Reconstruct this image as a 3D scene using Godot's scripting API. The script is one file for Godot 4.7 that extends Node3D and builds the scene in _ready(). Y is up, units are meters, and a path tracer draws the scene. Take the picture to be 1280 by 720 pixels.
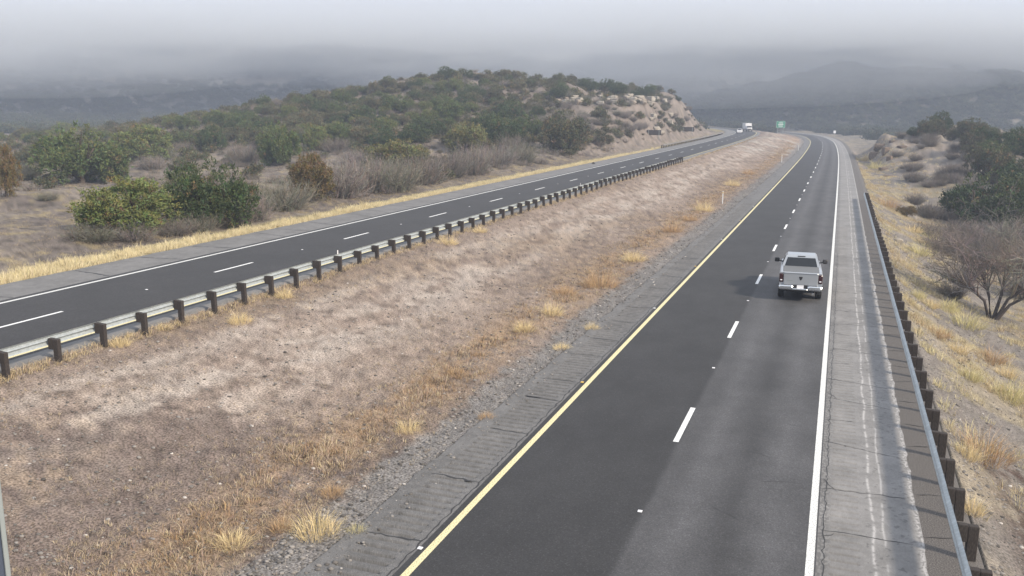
extends Node3D
# A desert interstate under low cloud. x is across the road, t = -z runs along it, y is up.

const EYE := 8.77
const FOCAL := 1099.7
const PITCH := 0.1959
const YAW := 0.353
const ROLL := 0.0049
const GOLD := 2.399963

var rng := RandomNumberGenerator.new()
var n1 := FastNoiseLite.new()
var n2 := FastNoiseLite.new()
var n3 := FastNoiseLite.new()
var nb_tab := PackedFloat32Array()
var sb_tab := PackedFloat32Array()
var used := {}
var M := {}
var cam_basis: Basis
var to_sun := Vector3(0.80, 0.52, 0.30).normalized()

# ------------------------------------------------------------------ mesh builder
class MB:
	var v := PackedVector3Array()
	var c := PackedColorArray()
	var uv := PackedVector2Array()
	var i := PackedInt32Array()
	var nn := PackedVector3Array()
	var col := Color(1, 1, 1)

	func vert(p: Vector3, t := Vector2.ZERO) -> int:
		v.append(p); c.append(col); uv.append(t)
		return v.size() - 1
	func tri(a: Vector3, b: Vector3, d: Vector3) -> void:      # counter-clockwise from outside
		var k := v.size()
		v.append(a); v.append(b); v.append(d)
		for q in 3:
			c.append(col); uv.append(Vector2.ZERO)
		i.append(k); i.append(k + 2); i.append(k + 1)
	func quad(a: Vector3, b: Vector3, d: Vector3, e: Vector3, u0 := Vector2.ZERO, u1 := Vector2(1, 1)) -> void:
		var k := v.size()
		v.append(a); v.append(b); v.append(d); v.append(e)
		uv.append(u0); uv.append(Vector2(u1.x, u0.y)); uv.append(u1); uv.append(Vector2(u0.x, u1.y))
		for q in 4:
			c.append(col)
		for q in [0, 2, 1, 0, 3, 2]:
			i.append(k + q)
	func box(at: Vector3, size: Vector3, b := Basis(), bev := 0.0) -> void:
		var h := size * 0.5
		if bev <= 0.0:
			var p := []
			for q in 8:
				p.append(at + b * Vector3(h.x if q & 1 else -h.x, h.y if q & 2 else -h.y, h.z if q & 4 else -h.z))
			for f in [[4, 5, 7, 6], [1, 0, 2, 3], [5, 1, 3, 7], [0, 4, 6, 2], [6, 7, 3, 2], [0, 1, 5, 4]]:
				quad(p[f[0]], p[f[1]], p[f[2]], p[f[3]])
			return
		var rings := []
		for e in [[-h.z, bev], [-h.z + bev, 0.0], [h.z - bev, 0.0], [h.z, bev]]:
			var x: float = h.x - e[1]
			var y: float = h.y - e[1]
			var ring := []
			for q in [[-x, -y + bev], [-x + bev, -y], [x - bev, -y], [x, -y + bev], [x, y - bev], [x - bev, y], [-x + bev, y], [-x, y - bev]]:
				ring.append(at + b * Vector3(q[0], q[1], e[0]))
			rings.append(ring)
		for r in 3:
			for q in 8:
				quad(rings[r][q], rings[r][(q + 1) % 8], rings[r + 1][(q + 1) % 8], rings[r + 1][q])
		for q in range(1, 7):
			tri(rings[0][0], rings[0][q + 1], rings[0][q])
			tri(rings[3][0], rings[3][q], rings[3][q + 1])
	func grid(rows: Array, uvs := [], closed := false) -> void:  # rows of points, shared vertices, smooth
		var m: int = rows[0].size()
		var k := v.size()
		for r in rows.size():
			for q in m:
				v.append(rows[r][q]); c.append(col)
				uv.append(uvs[r][q] if uvs.size() else Vector2.ZERO)
		for r in rows.size() - 1:
			for q in (m if closed else m - 1):
				var a := k + r * m + q
				var b := k + r * m + (q + 1) % m
				for z in [a, a + m, b, b, a + m, b + m]:
					i.append(z)
	func cap(ring: Array, flip := false) -> void:
		var mid := Vector3.ZERO
		for p in ring:
			mid += p
		mid /= ring.size()
		for q in ring.size():
			if flip:
				tri(mid, ring[(q + 1) % ring.size()], ring[q])
			else:
				tri(mid, ring[q], ring[(q + 1) % ring.size()])
	func tube(pts: Array, rad: Array, sides := 6, capped := true) -> void:
		var rows := []
		for q in pts.size():
			var d: Vector3 = (pts[mini(q + 1, pts.size() - 1)] - pts[maxi(q - 1, 0)]).normalized()
			var a := d.cross(Vector3.FORWARD if absf(d.y) > 0.9 else Vector3.UP).normalized()
			var b := d.cross(a)
			var ring := []
			for s in sides:
				var g := TAU * s / sides
				ring.append(pts[q] + (a * cos(g) + b * sin(g)) * rad[q])
			rows.append(ring)
		grid(rows, [], true)
		if capped:
			cap(rows[0], true); cap(rows[-1])
	func mesh() -> ArrayMesh:
		var n := PackedVector3Array()
		n.resize(v.size())
		for q in range(0, i.size(), 3):
			var a := i[q]
			var b := i[q + 1]
			var d := i[q + 2]
			var w := (v[d] - v[a]).cross(v[b] - v[a])
			n[a] += w; n[b] += w; n[d] += w
		for q in n.size():
			n[q] = n[q].normalized()
		var arr := []
		arr.resize(Mesh.ARRAY_MAX)
		arr[Mesh.ARRAY_VERTEX] = v
		arr[Mesh.ARRAY_NORMAL] = n
		arr[Mesh.ARRAY_COLOR] = c
		arr[Mesh.ARRAY_TEX_UV] = uv
		arr[Mesh.ARRAY_INDEX] = i
		var m := ArrayMesh.new()
		m.add_surface_from_arrays(Mesh.PRIMITIVE_TRIANGLES, arr)
		return m

func numbered(called: String) -> String:
	if not used.has(called):
		used[called] = 0
		return called
	used[called] += 1
	return "%s_%03d" % [called, used[called]]

func put(mesh: Mesh, mat: Material, called: String, parent: Node = self) -> MeshInstance3D:
	var o := MeshInstance3D.new()
	o.mesh = mesh
	o.material_override = mat
	o.name = numbered(called) if parent == self else called
	parent.add_child(o, true)
	return o

func tag(o: Node, label: String, category: String, group := "", kind := "") -> Node:
	o.set_meta("label", label)
	o.set_meta("category", category)
	if group: o.set_meta("group", group)
	if kind: o.set_meta("kind", kind)
	return o

func structure(o: Node, label: String, category: String) -> Node:
	return tag(o, label, category, "", "structure")

func base(called: String, at := Vector3.ZERO, turn := 0.0) -> Node3D:
	var o := Node3D.new()
	o.name = numbered(called)
	add_child(o)
	o.position = at
	o.rotation.y = turn
	return o

func copy(src: Node3D, called: String) -> Node3D:
	var c: Node3D = src.duplicate()
	c.name = numbered(called)
	add_child(c)
	return c

func ss(a: float) -> float:
	a = clampf(a, 0.0, 1.0)
	return a * a * (3.0 - 2.0 * a)

# ------------------------------------------------------------------ where the roads run
func spline(knots: Array, t: float) -> float:
	if t <= knots[0][0]: return knots[0][1]
	for k in knots.size() - 1:
		if t <= knots[k + 1][0]:
			var a: Array = knots[maxi(k - 1, 0)]
			var b: Array = knots[k]
			var c: Array = knots[k + 1]
			var d: Array = knots[mini(k + 2, knots.size() - 1)]
			var w: float = c[0] - b[0]
			var q: float = (t - b[0]) / w
			var m0: float = (c[1] - a[1]) / (c[0] - a[0]) * w
			var m1: float = (d[1] - b[1]) / (d[0] - b[0]) * w
			var q2 := q * q
			var q3 := q2 * q
			return (2.0 * q3 - 3.0 * q2 + 1.0) * b[1] + (q3 - 2.0 * q2 + q) * m0 + (3.0 * q2 - 2.0 * q3) * c[1] + (q3 - q2) * m1
	return knots[-1][1]

func make_tables() -> void:
	var kn := [[-100.0, 0.0], [60.0, 0.0], [160.0, -0.12], [216.0, -0.45], [279.0, -1.4], [328.0, -3.0], [387.0, -7.2], [423.0, -12.4], [458.0, -20.7], [500.0, -34.0], [560.0, -58.0], [700.0, -125.0]]
	var ks := [[-100.0, 0.0], [120.0, 0.25], [220.0, 0.2], [257.0, -0.2], [280.0, -0.8], [302.0, -1.7], [331.0, -4.0], [380.0, -12.0], [430.0, -25.0], [500.0, -52.0], [700.0, -140.0]]
	for t in 720:
		nb_tab.append(spline(kn, t))
		sb_tab.append(spline(ks, t))

func nb(t: float) -> float:
	t = clampf(t, 0.0, 718.0)
	var k := int(t)
	return lerpf(nb_tab[k], nb_tab[k + 1], t - k)

func sb(t: float) -> float:
	t = clampf(t, 0.0, 718.0)
	var k := int(t)
	return lerpf(sb_tab[k], sb_tab[k + 1], t - k)

func sb_rise(t: float) -> float:
	return 0.86 + 0.0049 * clampf(t, -50.0, 330.0)

func far_rise(x: float, t: float) -> float:
	var r := sqrt(x * x + t * t)
	if r < 400.0: return 0.0
	var y := 0.0
	if r > 470.0: y = 58.0 * ss((r - 470.0) / 560.0) * (1.0 + 0.5 * n3.get_noise_2d(x * 0.12, t * 0.12))
	if x > -240.0: y = maxf(y, ridge(FAR_HILL, x, t, [95.0, 95.0, 100.0, 100.0, 110.0, 130.0, 140.0, 140.0], 0.0) * (1.0 + 0.16 * n3.get_noise_2d(x * 0.4, t * 0.4)))
	return y

const HILL := [[-39.7, 326.4, 2.9], [-43.6, 303.6, 6.8], [-51.2, 284.9, 12.1], [-58.6, 271.5, 14.3], [-68.3, 260.4, 14.9], [-77.8, 250.6, 16.1], [-87.3, 242.8, 17.4], [-97.1, 230.7, 18.5], [-105.3, 222.3, 17.3], [-117.6, 217.8, 13.9], [-132.6, 217.6, 10.1], [-154.5, 222.3, 5.9], [-187.4, 234.7, 2.4]]
const HILL_W := [40.0, 44.0, 55.0, 70.0, 85.0, 100.0, 115.0, 120.0, 120.0, 115.0, 110.0, 100.0, 90.0]
const FAR_HILL := [[-101.0, 624.0, 13.1], [-63.0, 616.0, 25.3], [-28.0, 608.0, 33.0], [1.0, 597.0, 35.8], [43.0, 607.0, 35.8], [83.0, 611.0, 33.9], [125.0, 611.0, 31.4], [170.0, 617.0, 27.6]]
const KNOLL := [[5.4, 245.7, 0.8], [10.6, 213.3, 4.9], [17.8, 203.3, 6.2], [26.5, 186.5, 6.0], [40.7, 168.5, 5.2], [65.0, 150.0, 4.4]]

func ridge(pts: Array, x: float, t: float, ws: Array, w0: float) -> float:
	var best := 0.0
	for k in pts.size() - 1:
		var ax: float = pts[k][0]
		var at: float = pts[k][1]
		var dx: float = pts[k + 1][0] - ax
		var dt: float = pts[k + 1][1] - at
		var q := clampf(((x - ax) * dx + (t - at) * dt) / (dx * dx + dt * dt), 0.0, 1.0)
		var ex := x - ax - dx * q
		var et := t - at - dt * q
		var w: float = lerpf(ws[k], ws[k + 1], q) if ws.size() else w0
		var u := (ex * ex + et * et) / (w * w)
		if u < 1.0:
			var f := 1.0 - sqrt(u)
			f = f * f * (2.2 - 1.2 * f)
			best = maxf(best, lerpf(pts[k][2], pts[k + 1][2], q) * f)
	return best

func height(x: float, t: float) -> float:
	var n := x - nb(t)
	var s := x - sb(t)
	var y := 0.0
	if n >= 3.3:
		var e := n - 3.3
		var d := 0.5 + 4.6 * (1.0 - ss((t - 95.0) / 50.0))
		y = -0.02 - d * (1.0 - exp(-e * 0.66 / d)) * (1.0 - 0.75 * ss((e - 25.0) / 70.0))
		y += n1.get_noise_2d(x * 3.0, t * 3.0) * 0.9 * ss(e / 10.0) + n2.get_noise_2d(x, t) * 0.14 * ss(e / 2.0)
		if t > 100.0 and t < 300.0:
			var k := ridge(KNOLL, x, t, [], 44.0)
			y += k * ss((e - 1.6) / 4.5) * (1.0 + 0.35 * n1.get_noise_2d(x * 8.0, t * 8.0))
	elif n > -9.3:
		y = -0.12 if n > -8.9 else lerpf(-0.035, -0.12, (n + 9.3) / 0.4)
	elif s > -23.85:
		var w := maxf((-9.3 + n - x) * -1.0 - (-23.85 + s - x) * -1.0, 1.0)
		var right := -9.3 + nb(t)
		var left := -23.85 + sb(t)
		w = maxf(right - left, 1.0)
		var a := clampf((right - x) / w, 0.0, 1.0)
		y = lerpf(-0.03, sb_rise(t) - 0.05, ss(a)) - 0.3 * sin(PI * a)
		y += 1.3 * exp(-pow((t - 300.0) / 60.0, 2.0)) * sin(PI * a)
		var m := minf(1.0, minf(a, 1.0 - a) * w / 1.0)
		y += (n2.get_noise_2d(x, t) * 0.07 + n1.get_noise_2d(x * 6.0, t * 3.0) * 0.16 + n2.get_noise_2d(x * 3.3, t * 3.3) * 0.05 + n2.get_noise_2d(x * 9.0, t * 9.0) * 0.035) * m
	elif s > -35.7:
		y = sb_rise(t) - 0.14
	else:
		var e := -35.7 - s
		y = lerpf(sb_rise(t) - 0.05, 0.3, ss(e / 70.0)) - 0.35 * exp(-pow((e - 5.0) / 3.0, 2.0))
		y += n1.get_noise_2d(x * 2.0, t * 2.0) * 1.1 * ss(e / 20.0) + n2.get_noise_2d(x, t) * 0.12 * ss(e / 2.0)
		if t > 60.0 and x > -330.0 and t < 460.0:
			var k := ridge(HILL, x, t, HILL_W, 0.0)
			y += k * ss((e - 1.5) / 12.0) * (1.0 + 0.12 * n1.get_noise_2d(x * 5.0, t * 5.0))
			y += k * 0.035 * n2.get_noise_2d(x * 0.5, t * 0.5) * ss((e - 3.0) / 10.0)
	return y + far_rise(x, t)

# a picture point as a direction from the camera; how far it goes comes from the ground it meets
func toward(u: float, v: float) -> Vector3:
	return (cam_basis * Vector3((u - 640.0) / FOCAL, (360.0 - v) / FOCAL, -1.0))

func on_ground(u: float, v: float) -> Vector3:
	var d := toward(u, v)
	var k := 10.0
	var last := k
	while k < 1500.0:
		if EYE + d.y * k < height(d.x * k, -d.z * k):
			break
		last = k
		k *= 1.012
	for q in 12:
		var m := (last + k) * 0.5
		if EYE + d.y * m < height(d.x * m, -d.z * m): k = m
		else: last = m
	return Vector3(d.x * k, height(d.x * k, -d.z * k), d.z * k)

func depth(p: Vector3) -> float:
	return (p - Vector3(0, EYE, 0)).dot(-cam_basis.z)

# ------------------------------------------------------------------ materials
func lin(r: float, g: float, b: float) -> Color:
	return Color(r, g, b).linear_to_srgb()

func noise_texture(freq: float, lo: float, hi: float, sd: int, size := 512, kind := FastNoiseLite.TYPE_SIMPLEX_SMOOTH, octaves := 4) -> NoiseTexture2D:
	var f := FastNoiseLite.new()
	f.seed = sd
	f.noise_type = kind
	f.frequency = freq
	f.fractal_octaves = octaves
	var t := NoiseTexture2D.new()
	t.width = size; t.height = size
	t.seamless = true
	t.noise = f
	var g := Gradient.new()
	g.set_color(0, Color(lo, lo, lo)); g.set_color(1, Color(hi, hi, hi))
	t.color_ramp = g
	return t

func plain(c: Color, rough := 0.9, metal := 0.0) -> StandardMaterial3D:
	var m := StandardMaterial3D.new()
	m.albedo_color = c
	m.roughness = rough
	m.metallic = metal
	m.cull_mode = BaseMaterial3D.CULL_DISABLED
	return m

func tinted(rough := 0.9, back := 0.0) -> StandardMaterial3D:
	var m := plain(Color.WHITE, rough)
	m.vertex_color_use_as_albedo = true
	m.metallic_specular = 0.25
	if back > 0.0:
		m.backlight_enabled = true
		m.backlight = Color(back, back, back)
	return m

func image_texture(w: int, h: int, paint: Callable) -> ImageTexture:
	var b := PackedByteArray()
	b.resize(w * h * 3)
	var k := 0
	for y in h:
		for x in w:
			var c: Vector3 = paint.call(x, y)
			b[k] = clampi(int(c.x * 255.0), 0, 255)
			b[k + 1] = clampi(int(c.y * 255.0), 0, 255)
			b[k + 2] = clampi(int(c.z * 255.0), 0, 255)
			k += 3
	return ImageTexture.create_from_image(Image.create_from_data(w, h, false, Image.FORMAT_RGB8, b))

func loop_noise(f: FastNoiseLite, x: float, y: float, period: float, freq: float) -> float:   # repeats along y
	var g := TAU * y / period
	var r := period / TAU * freq
	return f.get_noise_3d(x * freq, cos(g) * r, sin(g) * r)

func srgb(v: float) -> float:
	return 12.92 * v if v < 0.0031308 else 1.055 * pow(v, 1.0 / 2.4) - 0.055

func make_materials() -> void:
	var fine := noise_texture(0.05, 0.64, 1.0, 5, 512, FastNoiseLite.TYPE_SIMPLEX_SMOOTH, 6)
	fine.color_ramp.set_offset(0, 0.25)
	fine.color_ramp.set_offset(1, 0.68)
	var g := tinted(0.97)
	g.albedo_texture = fine
	g.uv1_triplanar = true
	g.uv1_world_triplanar = true
	g.uv1_scale = Vector3(0.45, 0.45, 0.45)
	g.heightmap_enabled = false
	g.normal_enabled = true
	var nt := noise_texture(0.06, 0, 1, 8, 512)
	nt.as_normal_map = true
	nt.bump_strength = 4.0
	nt.color_ramp = null
	g.normal_texture = nt
	M.ground = g
	# northbound pavement: a newer dark lane beside an older, greyer, wheel-polished one
	var an := FastNoiseLite.new()
	an.seed = 41; an.frequency = 1.0; an.fractal_octaves = 3
	var sn := FastNoiseLite.new()
	sn.seed = 77; sn.frequency = 1.0; sn.fractal_octaves = 2
	var pr := RandomNumberGenerator.new()
	pr.seed = 9
	M.nb_road = plain(Color.WHITE, 0.86)
	M.nb_road.albedo_texture = image_texture(400, 2000, func(px, py):
		var x: float = (px + 0.5) / 400.0 * 7.7        # metres from the yellow line side
		var y: float = py * 0.02
		var big: float = loop_noise(an, x, y, 40.0, 0.22)
		var mid: float = loop_noise(an, x + 30.0, y, 40.0, 1.1)
		var seam: float = 3.98 + 0.03 * loop_noise(sn, 3.0, y, 40.0, 0.5) + 0.02 * mid
		var old: float = ss((x - seam) / 0.22 + 0.5)
		var track: float = exp(-pow((x - 4.85 - 0.1 * big) / 0.33, 2.0)) + exp(-pow((x - 6.75) / 0.36, 2.0))
		var oil: float = exp(-pow((x - 5.85 + 0.12 * mid) / 0.3, 2.0))
		var v: float = lerpf(0.026 + 0.005 * big, 0.055 + 0.013 * big + 0.016 * track - 0.014 * oil, old)
		v *= 1.0 + 0.12 * mid + 0.16 * loop_noise(sn, x * 3.0, y * 1.0, 40.0, 0.35)
		var grit := pr.randf()
		v *= 0.62 + 0.66 * grit + (1.3 if grit > 0.975 else 0.0) * lerpf(0.8, 0.5, old)
		return Vector3(srgb(v * 1.0), srgb(v * 0.985), srgb(v * 1.03)))
	M.sb_road = plain(Color.WHITE, 0.86)
	M.sb_road.albedo_texture = image_texture(200, 1000, func(px, py):
		var x: float = (px + 0.5) / 200.0 * 8.0
		var y: float = py * 0.04
		var big: float = loop_noise(an, x + 60.0, y, 40.0, 0.25)
		var mid: float = loop_noise(an, x + 90.0, y, 40.0, 1.0)
		var v: float = 0.028 + 0.005 * big
		v *= 1.0 + 0.12 * mid
		v *= 0.65 + 0.7 * pr.randf()
		return Vector3(srgb(v * 1.02), srgb(v * 0.985), srgb(v * 1.03)))
	# old right shoulder: pale, stained, with salt lines and spots
	M.shoulder = plain(Color.WHITE, 0.92)
	M.shoulder.albedo_texture = image_texture(256, 2000, func(px, py):
		var x: float = px / 256.0 * 1.95
		var y: float = py * 0.02
		var big: float = loop_noise(an, x, y + 11.0, 40.0, 0.5)
		var mid: float = loop_noise(an, x + 10.0, y, 40.0, 2.6)
		var hi: float = loop_noise(sn, x * 2.0, y, 40.0, 7.0)
		var v: float = 0.178 + 0.045 * big + 0.03 * mid + 0.02 * hi
		var wob: float = 0.05 * loop_noise(sn, 8.0, y, 40.0, 0.4)
		var salt: float = exp(-pow((x - 1.02 - wob) / 0.028, 2.0)) * ss(0.75 + 1.6 * mid) + 0.8 * exp(-pow((x - 1.26 + wob) / 0.022, 2.0)) * ss(0.5 + 1.8 * big + mid)
		salt += 0.9 * exp(-pow((x - 1.9) / 0.05, 2.0)) * ss(0.6 + 1.5 * hi)
		v = lerpf(v, 0.42, clampf(salt, 0.0, 1.0) * 0.75)
		var spot: float = loop_noise(sn, x + 40.0, y, 40.0, 4.5)
		if spot > 0.42 and x > 0.9: v *= 0.7
		var edge: float = ss((0.30 - x + 0.12 * mid) / 0.2)
		v *= 1.0 - 0.42 * edge * ss(0.55 + 2.0 * hi)
		v *= 0.88 + 0.22 * pr.randf()
		return Vector3(srgb(v * 1.02), srgb(v * 0.985), srgb(v * 0.96)))
	M.left_shoulder = plain(Color.WHITE, 0.95)
	M.left_shoulder.albedo_texture = image_texture(256, 2000, func(px, py):
		var x: float = px / 256.0 * 2.0
		var y: float = py * 0.02
		var big: float = loop_noise(an, x + 5.0, y, 40.0, 0.6)
		var mid: float = loop_noise(an, x + 15.0, y, 40.0, 3.0)
		var v: float = 0.112 + 0.025 * big + 0.03 * mid
		v *= 0.62 + 0.76 * pr.randf()
		if pr.randf() > 0.985: v *= 1.9
		return Vector3(srgb(v * 1.02), srgb(v * 0.985), srgb(v * 0.965)))
	M.sb_shoulder = plain(Color.WHITE, 0.94)
	M.sb_shoulder.albedo_texture = image_texture(128, 1000, func(px, py):
		var x: float = px / 128.0 * 3.2
		var y: float = py * 0.04
		var big: float = loop_noise(an, x + 25.0, y, 40.0, 0.5)
		var mid: float = loop_noise(an, x + 35.0, y, 40.0, 2.0)
		var v: float = 0.135 + 0.03 * big + 0.025 * mid
		v *= 0.85 + 0.3 * pr.randf()
		return Vector3(srgb(v * 1.02), srgb(v * 0.99), srgb(v * 0.97)))
	M.dike = plain(lin(0.19, 0.172, 0.16), 0.95)
	M.dike.albedo_texture = noise_texture(0.05, 0.45, 1.0, 15)
	M.dike.uv1_triplanar = true
	M.dike.uv1_world_triplanar = true
	var worn := noise_texture(0.07, 0.66, 1.0, 21, 256)
	worn.color_ramp.set_offset(0, 0.22)
	worn.color_ramp.set_offset(1, 0.5)
	M.white_paint = plain(lin(0.62, 0.62, 0.60), 0.7)
	M.yellow_paint = plain(lin(0.64, 0.57, 0.33), 0.7)
	M.bright_paint = plain(lin(0.74, 0.74, 0.73), 0.7)
	for k in ["white_paint", "yellow_paint", "bright_paint"]:
		M[k].albedo_texture = worn
		M[k].uv1_triplanar = true
		M[k].uv1_world_triplanar = true
		M[k].uv1_scale = Vector3(1.3, 1.3, 1.3)
	M.tar = plain(lin(0.022, 0.021, 0.022), 0.75)
	M.galv = plain(lin(0.50, 0.54, 0.55), 0.55, 0.45)
	M.galv.albedo_texture = noise_texture(0.03, 0.78, 1.0, 33, 256)
	M.galv.uv1_triplanar = true
	M.old_galv = plain(lin(0.20, 0.19, 0.18), 0.7, 0.2)
	M.post = plain(lin(0.060, 0.048, 0.043), 0.95)
	M.post.albedo_texture = noise_texture(0.05, 0.5, 1.0, 34, 256)
	M.post.uv1_triplanar = true
	M.post.uv1_scale = Vector3(3, 0.7, 3)
	M.leaf = tinted(0.8, 0.25)
	M.twig = tinted(0.95)
	M.grass = tinted(0.85, 0.35)
	M.rock = tinted(0.95)
	M.rock.albedo_texture = noise_texture(0.03, 0.55, 1.0, 51, 256)
	M.rock.uv1_triplanar = true
	M.rock.uv1_scale = Vector3(0.8, 0.8, 0.8)
	M.body = plain(lin(0.34, 0.36, 0.385), 0.3, 0.4)
	M.body.clearcoat_enabled = true
	M.body.clearcoat = 0.6
	M.glass = plain(lin(0.012, 0.014, 0.017), 0.08)
	M.black = plain(lin(0.018, 0.018, 0.02), 0.6)
	M.rubber = plain(lin(0.02, 0.02, 0.02), 0.9)
	M.chrome = plain(lin(0.62, 0.64, 0.66), 0.22, 0.9)
	M.cover = plain(lin(0.12, 0.125, 0.13), 0.9)
	M.red = plain(lin(0.030, 0.006, 0.008), 0.3)
	M.plate = plain(lin(0.7, 0.7, 0.72), 0.5)
	M.white = plain(lin(0.58, 0.58, 0.58), 0.6)
	M.green = plain(lin(0.012, 0.21, 0.125), 0.5)
	M.dark_sign = plain(lin(0.03, 0.024, 0.022), 0.7)
	M.steel = plain(lin(0.30, 0.33, 0.33), 0.5, 0.3)
	M.slate = plain(lin(0.055, 0.068, 0.10), 0.5)
	M.amber = plain(lin(0.65, 0.42, 0.06), 0.4)

# ------------------------------------------------------------------ ground
func ground_colour(x: float, t: float) -> Color:
	var n := x - nb(t)
	var s := x - sb(t)
	var r := sqrt(x * x + t * t)
	var a := n1.get_noise_2d(x * 4.0, t * 4.0)
	var b := n2.get_noise_2d(x * 1.0 + 50.0, t * 1.0)
	var c := n2.get_noise_2d(x * 3.1 - 20.0, t * 3.1)
	var f := n2.get_noise_2d(x * 9.0, t * 9.0 + 90.0)
	var k := Color(0.21, 0.165, 0.135)
	if n > -9.3 and n < 3.3:
		k = Color(0.12, 0.11, 0.10)
	elif n >= 3.3:
		var e := n - 3.3
		k = Color(0.212, 0.190, 0.172).lerp(Color(0.29, 0.25, 0.195), ss(0.5 + a * 1.6 + b * 0.7))
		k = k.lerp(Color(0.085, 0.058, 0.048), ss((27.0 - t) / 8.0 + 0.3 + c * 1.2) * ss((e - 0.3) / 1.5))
		k = k.lerp(Color(0.30, 0.255, 0.16), ss(-0.1 + b * 1.6 + a) * ss((13.0 - e) / 5.0) * ss((t - 27.0) / 8.0))
		k = k.lerp(Color(0.285, 0.240, 0.202), ss(ridge(KNOLL, x, t, [], 44.0) / 1.5) * ss(0.6 + b * 1.5))
	elif s > -23.85:
		var g := -9.3 - n
		a = n1.get_noise_2d(x * 5.0, t * 1.6)                    # streaks along the mower's and trucks' way
		b = n2.get_noise_2d(x * 1.3 + 50.0, t * 0.45)
		k = Color(0.308, 0.243, 0.200)
		k = k.lerp(Color(0.215, 0.168, 0.142), ss(0.35 + a * 1.5 + b * 0.6))
		var pale := exp(-pow((s + 18.2 + a * 1.2) / 2.1, 2.0)) + 0.7 * exp(-pow((s + 20.9 + b * 0.5) / 0.6, 2.0))
		k = k.lerp(Color(0.47, 0.405, 0.350), clampf(pale, 0.0, 1.0) * ss(0.55 + b * 1.2 + c * 0.6) * 0.85)
		var dark_patch := Vector2((x + 15.5) / 7.5, (t - 12.0) / 10.0).length() + 0.5 * n1.get_noise_2d(x * 7.0, t * 7.0) + 0.25 * c     # ragged patch of darker ground colour round the column's foot
		k = k.lerp(Color(0.165, 0.128, 0.112), ss((1.05 - dark_patch) / 0.35) * 0.7)
		var weed := exp(-pow((n + 12.3 + a * 1.1) / 1.5, 2.0))
		k = k.lerp(Color(0.36, 0.25, 0.155), weed * ss(0.4 + b * 1.5 + c) * 0.7)
		k = k.lerp(Color(0.34, 0.255, 0.175), ss(a * 2.2 + c * 1.2 - 0.25) * 0.4)
		k = k.lerp(Color(0.155, 0.125, 0.108), ss(-0.3 - b * 1.0 - c * 1.3 - f * 0.6) * 0.45)
		if sin(PI * clampf((s + 23.85) / 14.0, 0.0, 1.0)) > 0.2 and t > 195.0 and t < 285.0:   # bare pale knob in the median
			k = k.lerp(Color(0.42, 0.385, 0.34), ss(0.25 + n1.get_noise_2d(x * 4.0, t * 4.0) * 2.0 + b * 0.8) * 0.8)
		# the gravel verge beside the shoulder
		k = k.lerp(Color(0.235, 0.218, 0.205), ss((1.35 + 0.5 * b + 0.4 * c - g) / 0.5))
	elif s > -35.7:
		k = Color(0.12, 0.11, 0.10)
	else:
		var e := -35.7 - s
		k = Color(0.172, 0.146, 0.130).lerp(Color(0.245, 0.208, 0.176), ss(0.5 + a * 1.5))
		k = k.lerp(Color(0.33, 0.27, 0.155), ss(b * 1.8 + c * 0.7 - 0.15) * 0.75)
		k = k.lerp(Color(0.09, 0.078, 0.07), ss(-0.25 - b * 1.2 - c * 1.5) * 0.75)
		k = k.lerp(Color(0.35, 0.29, 0.15), ss((4.6 - e) / 2.0) * 0.8)
		var up := ridge(HILL, x, t, HILL_W, 0.0) if t > 60.0 and x > -330.0 and t < 460.0 else 0.0
		if up > 0.0:                                             # the hill's own paler soil and broken rock
			k = k.lerp(Color(0.215, 0.180, 0.152), ss(up / 3.0) * ss(0.65 + b * 1.2))
			if e < 26.0 and up > 1.0:
				k = k.lerp(Color(0.262, 0.218, 0.186), ss((26.0 - e) / 12.0) * ss(0.45 + b * 1.6 + c))
	if r > 400.0 and far_rise(x, t) > 0.6:                           # scrub litter of the far hills, with bare openings
		k = Color(0.125, 0.112, 0.095).lerp(Color(0.28, 0.24, 0.195), ss(a * 2.4 + b - 0.55))
	var g2 := 1.0 + 0.28 * c + 0.36 * f
	return Color(k.r * g2, k.g * g2, k.b * g2)

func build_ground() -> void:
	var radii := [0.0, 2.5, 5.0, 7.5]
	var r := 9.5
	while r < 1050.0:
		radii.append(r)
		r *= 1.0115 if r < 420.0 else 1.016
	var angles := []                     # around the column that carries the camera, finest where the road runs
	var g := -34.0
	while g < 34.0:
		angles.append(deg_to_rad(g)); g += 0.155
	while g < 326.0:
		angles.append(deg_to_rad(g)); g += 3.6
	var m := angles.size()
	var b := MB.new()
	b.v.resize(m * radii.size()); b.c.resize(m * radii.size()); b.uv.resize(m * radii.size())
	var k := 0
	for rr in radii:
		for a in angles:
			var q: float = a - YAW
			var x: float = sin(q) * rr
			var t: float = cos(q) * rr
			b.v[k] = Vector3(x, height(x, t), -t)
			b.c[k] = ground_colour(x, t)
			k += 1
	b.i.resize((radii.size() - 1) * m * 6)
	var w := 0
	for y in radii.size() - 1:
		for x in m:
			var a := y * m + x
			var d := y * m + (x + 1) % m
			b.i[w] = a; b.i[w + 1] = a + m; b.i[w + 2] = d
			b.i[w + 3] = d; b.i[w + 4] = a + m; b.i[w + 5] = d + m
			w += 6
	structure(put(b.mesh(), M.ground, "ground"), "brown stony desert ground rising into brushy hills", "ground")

# ------------------------------------------------------------------ roads
func road_point(side: String, off: float, y: float, t: float) -> Vector3:
	var x := off + (nb(t) if side == "n" else sb(t))
	return Vector3(x, y + (0.0 if side == "n" else sb_rise(t)) + far_rise(x, t), -t)

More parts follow.
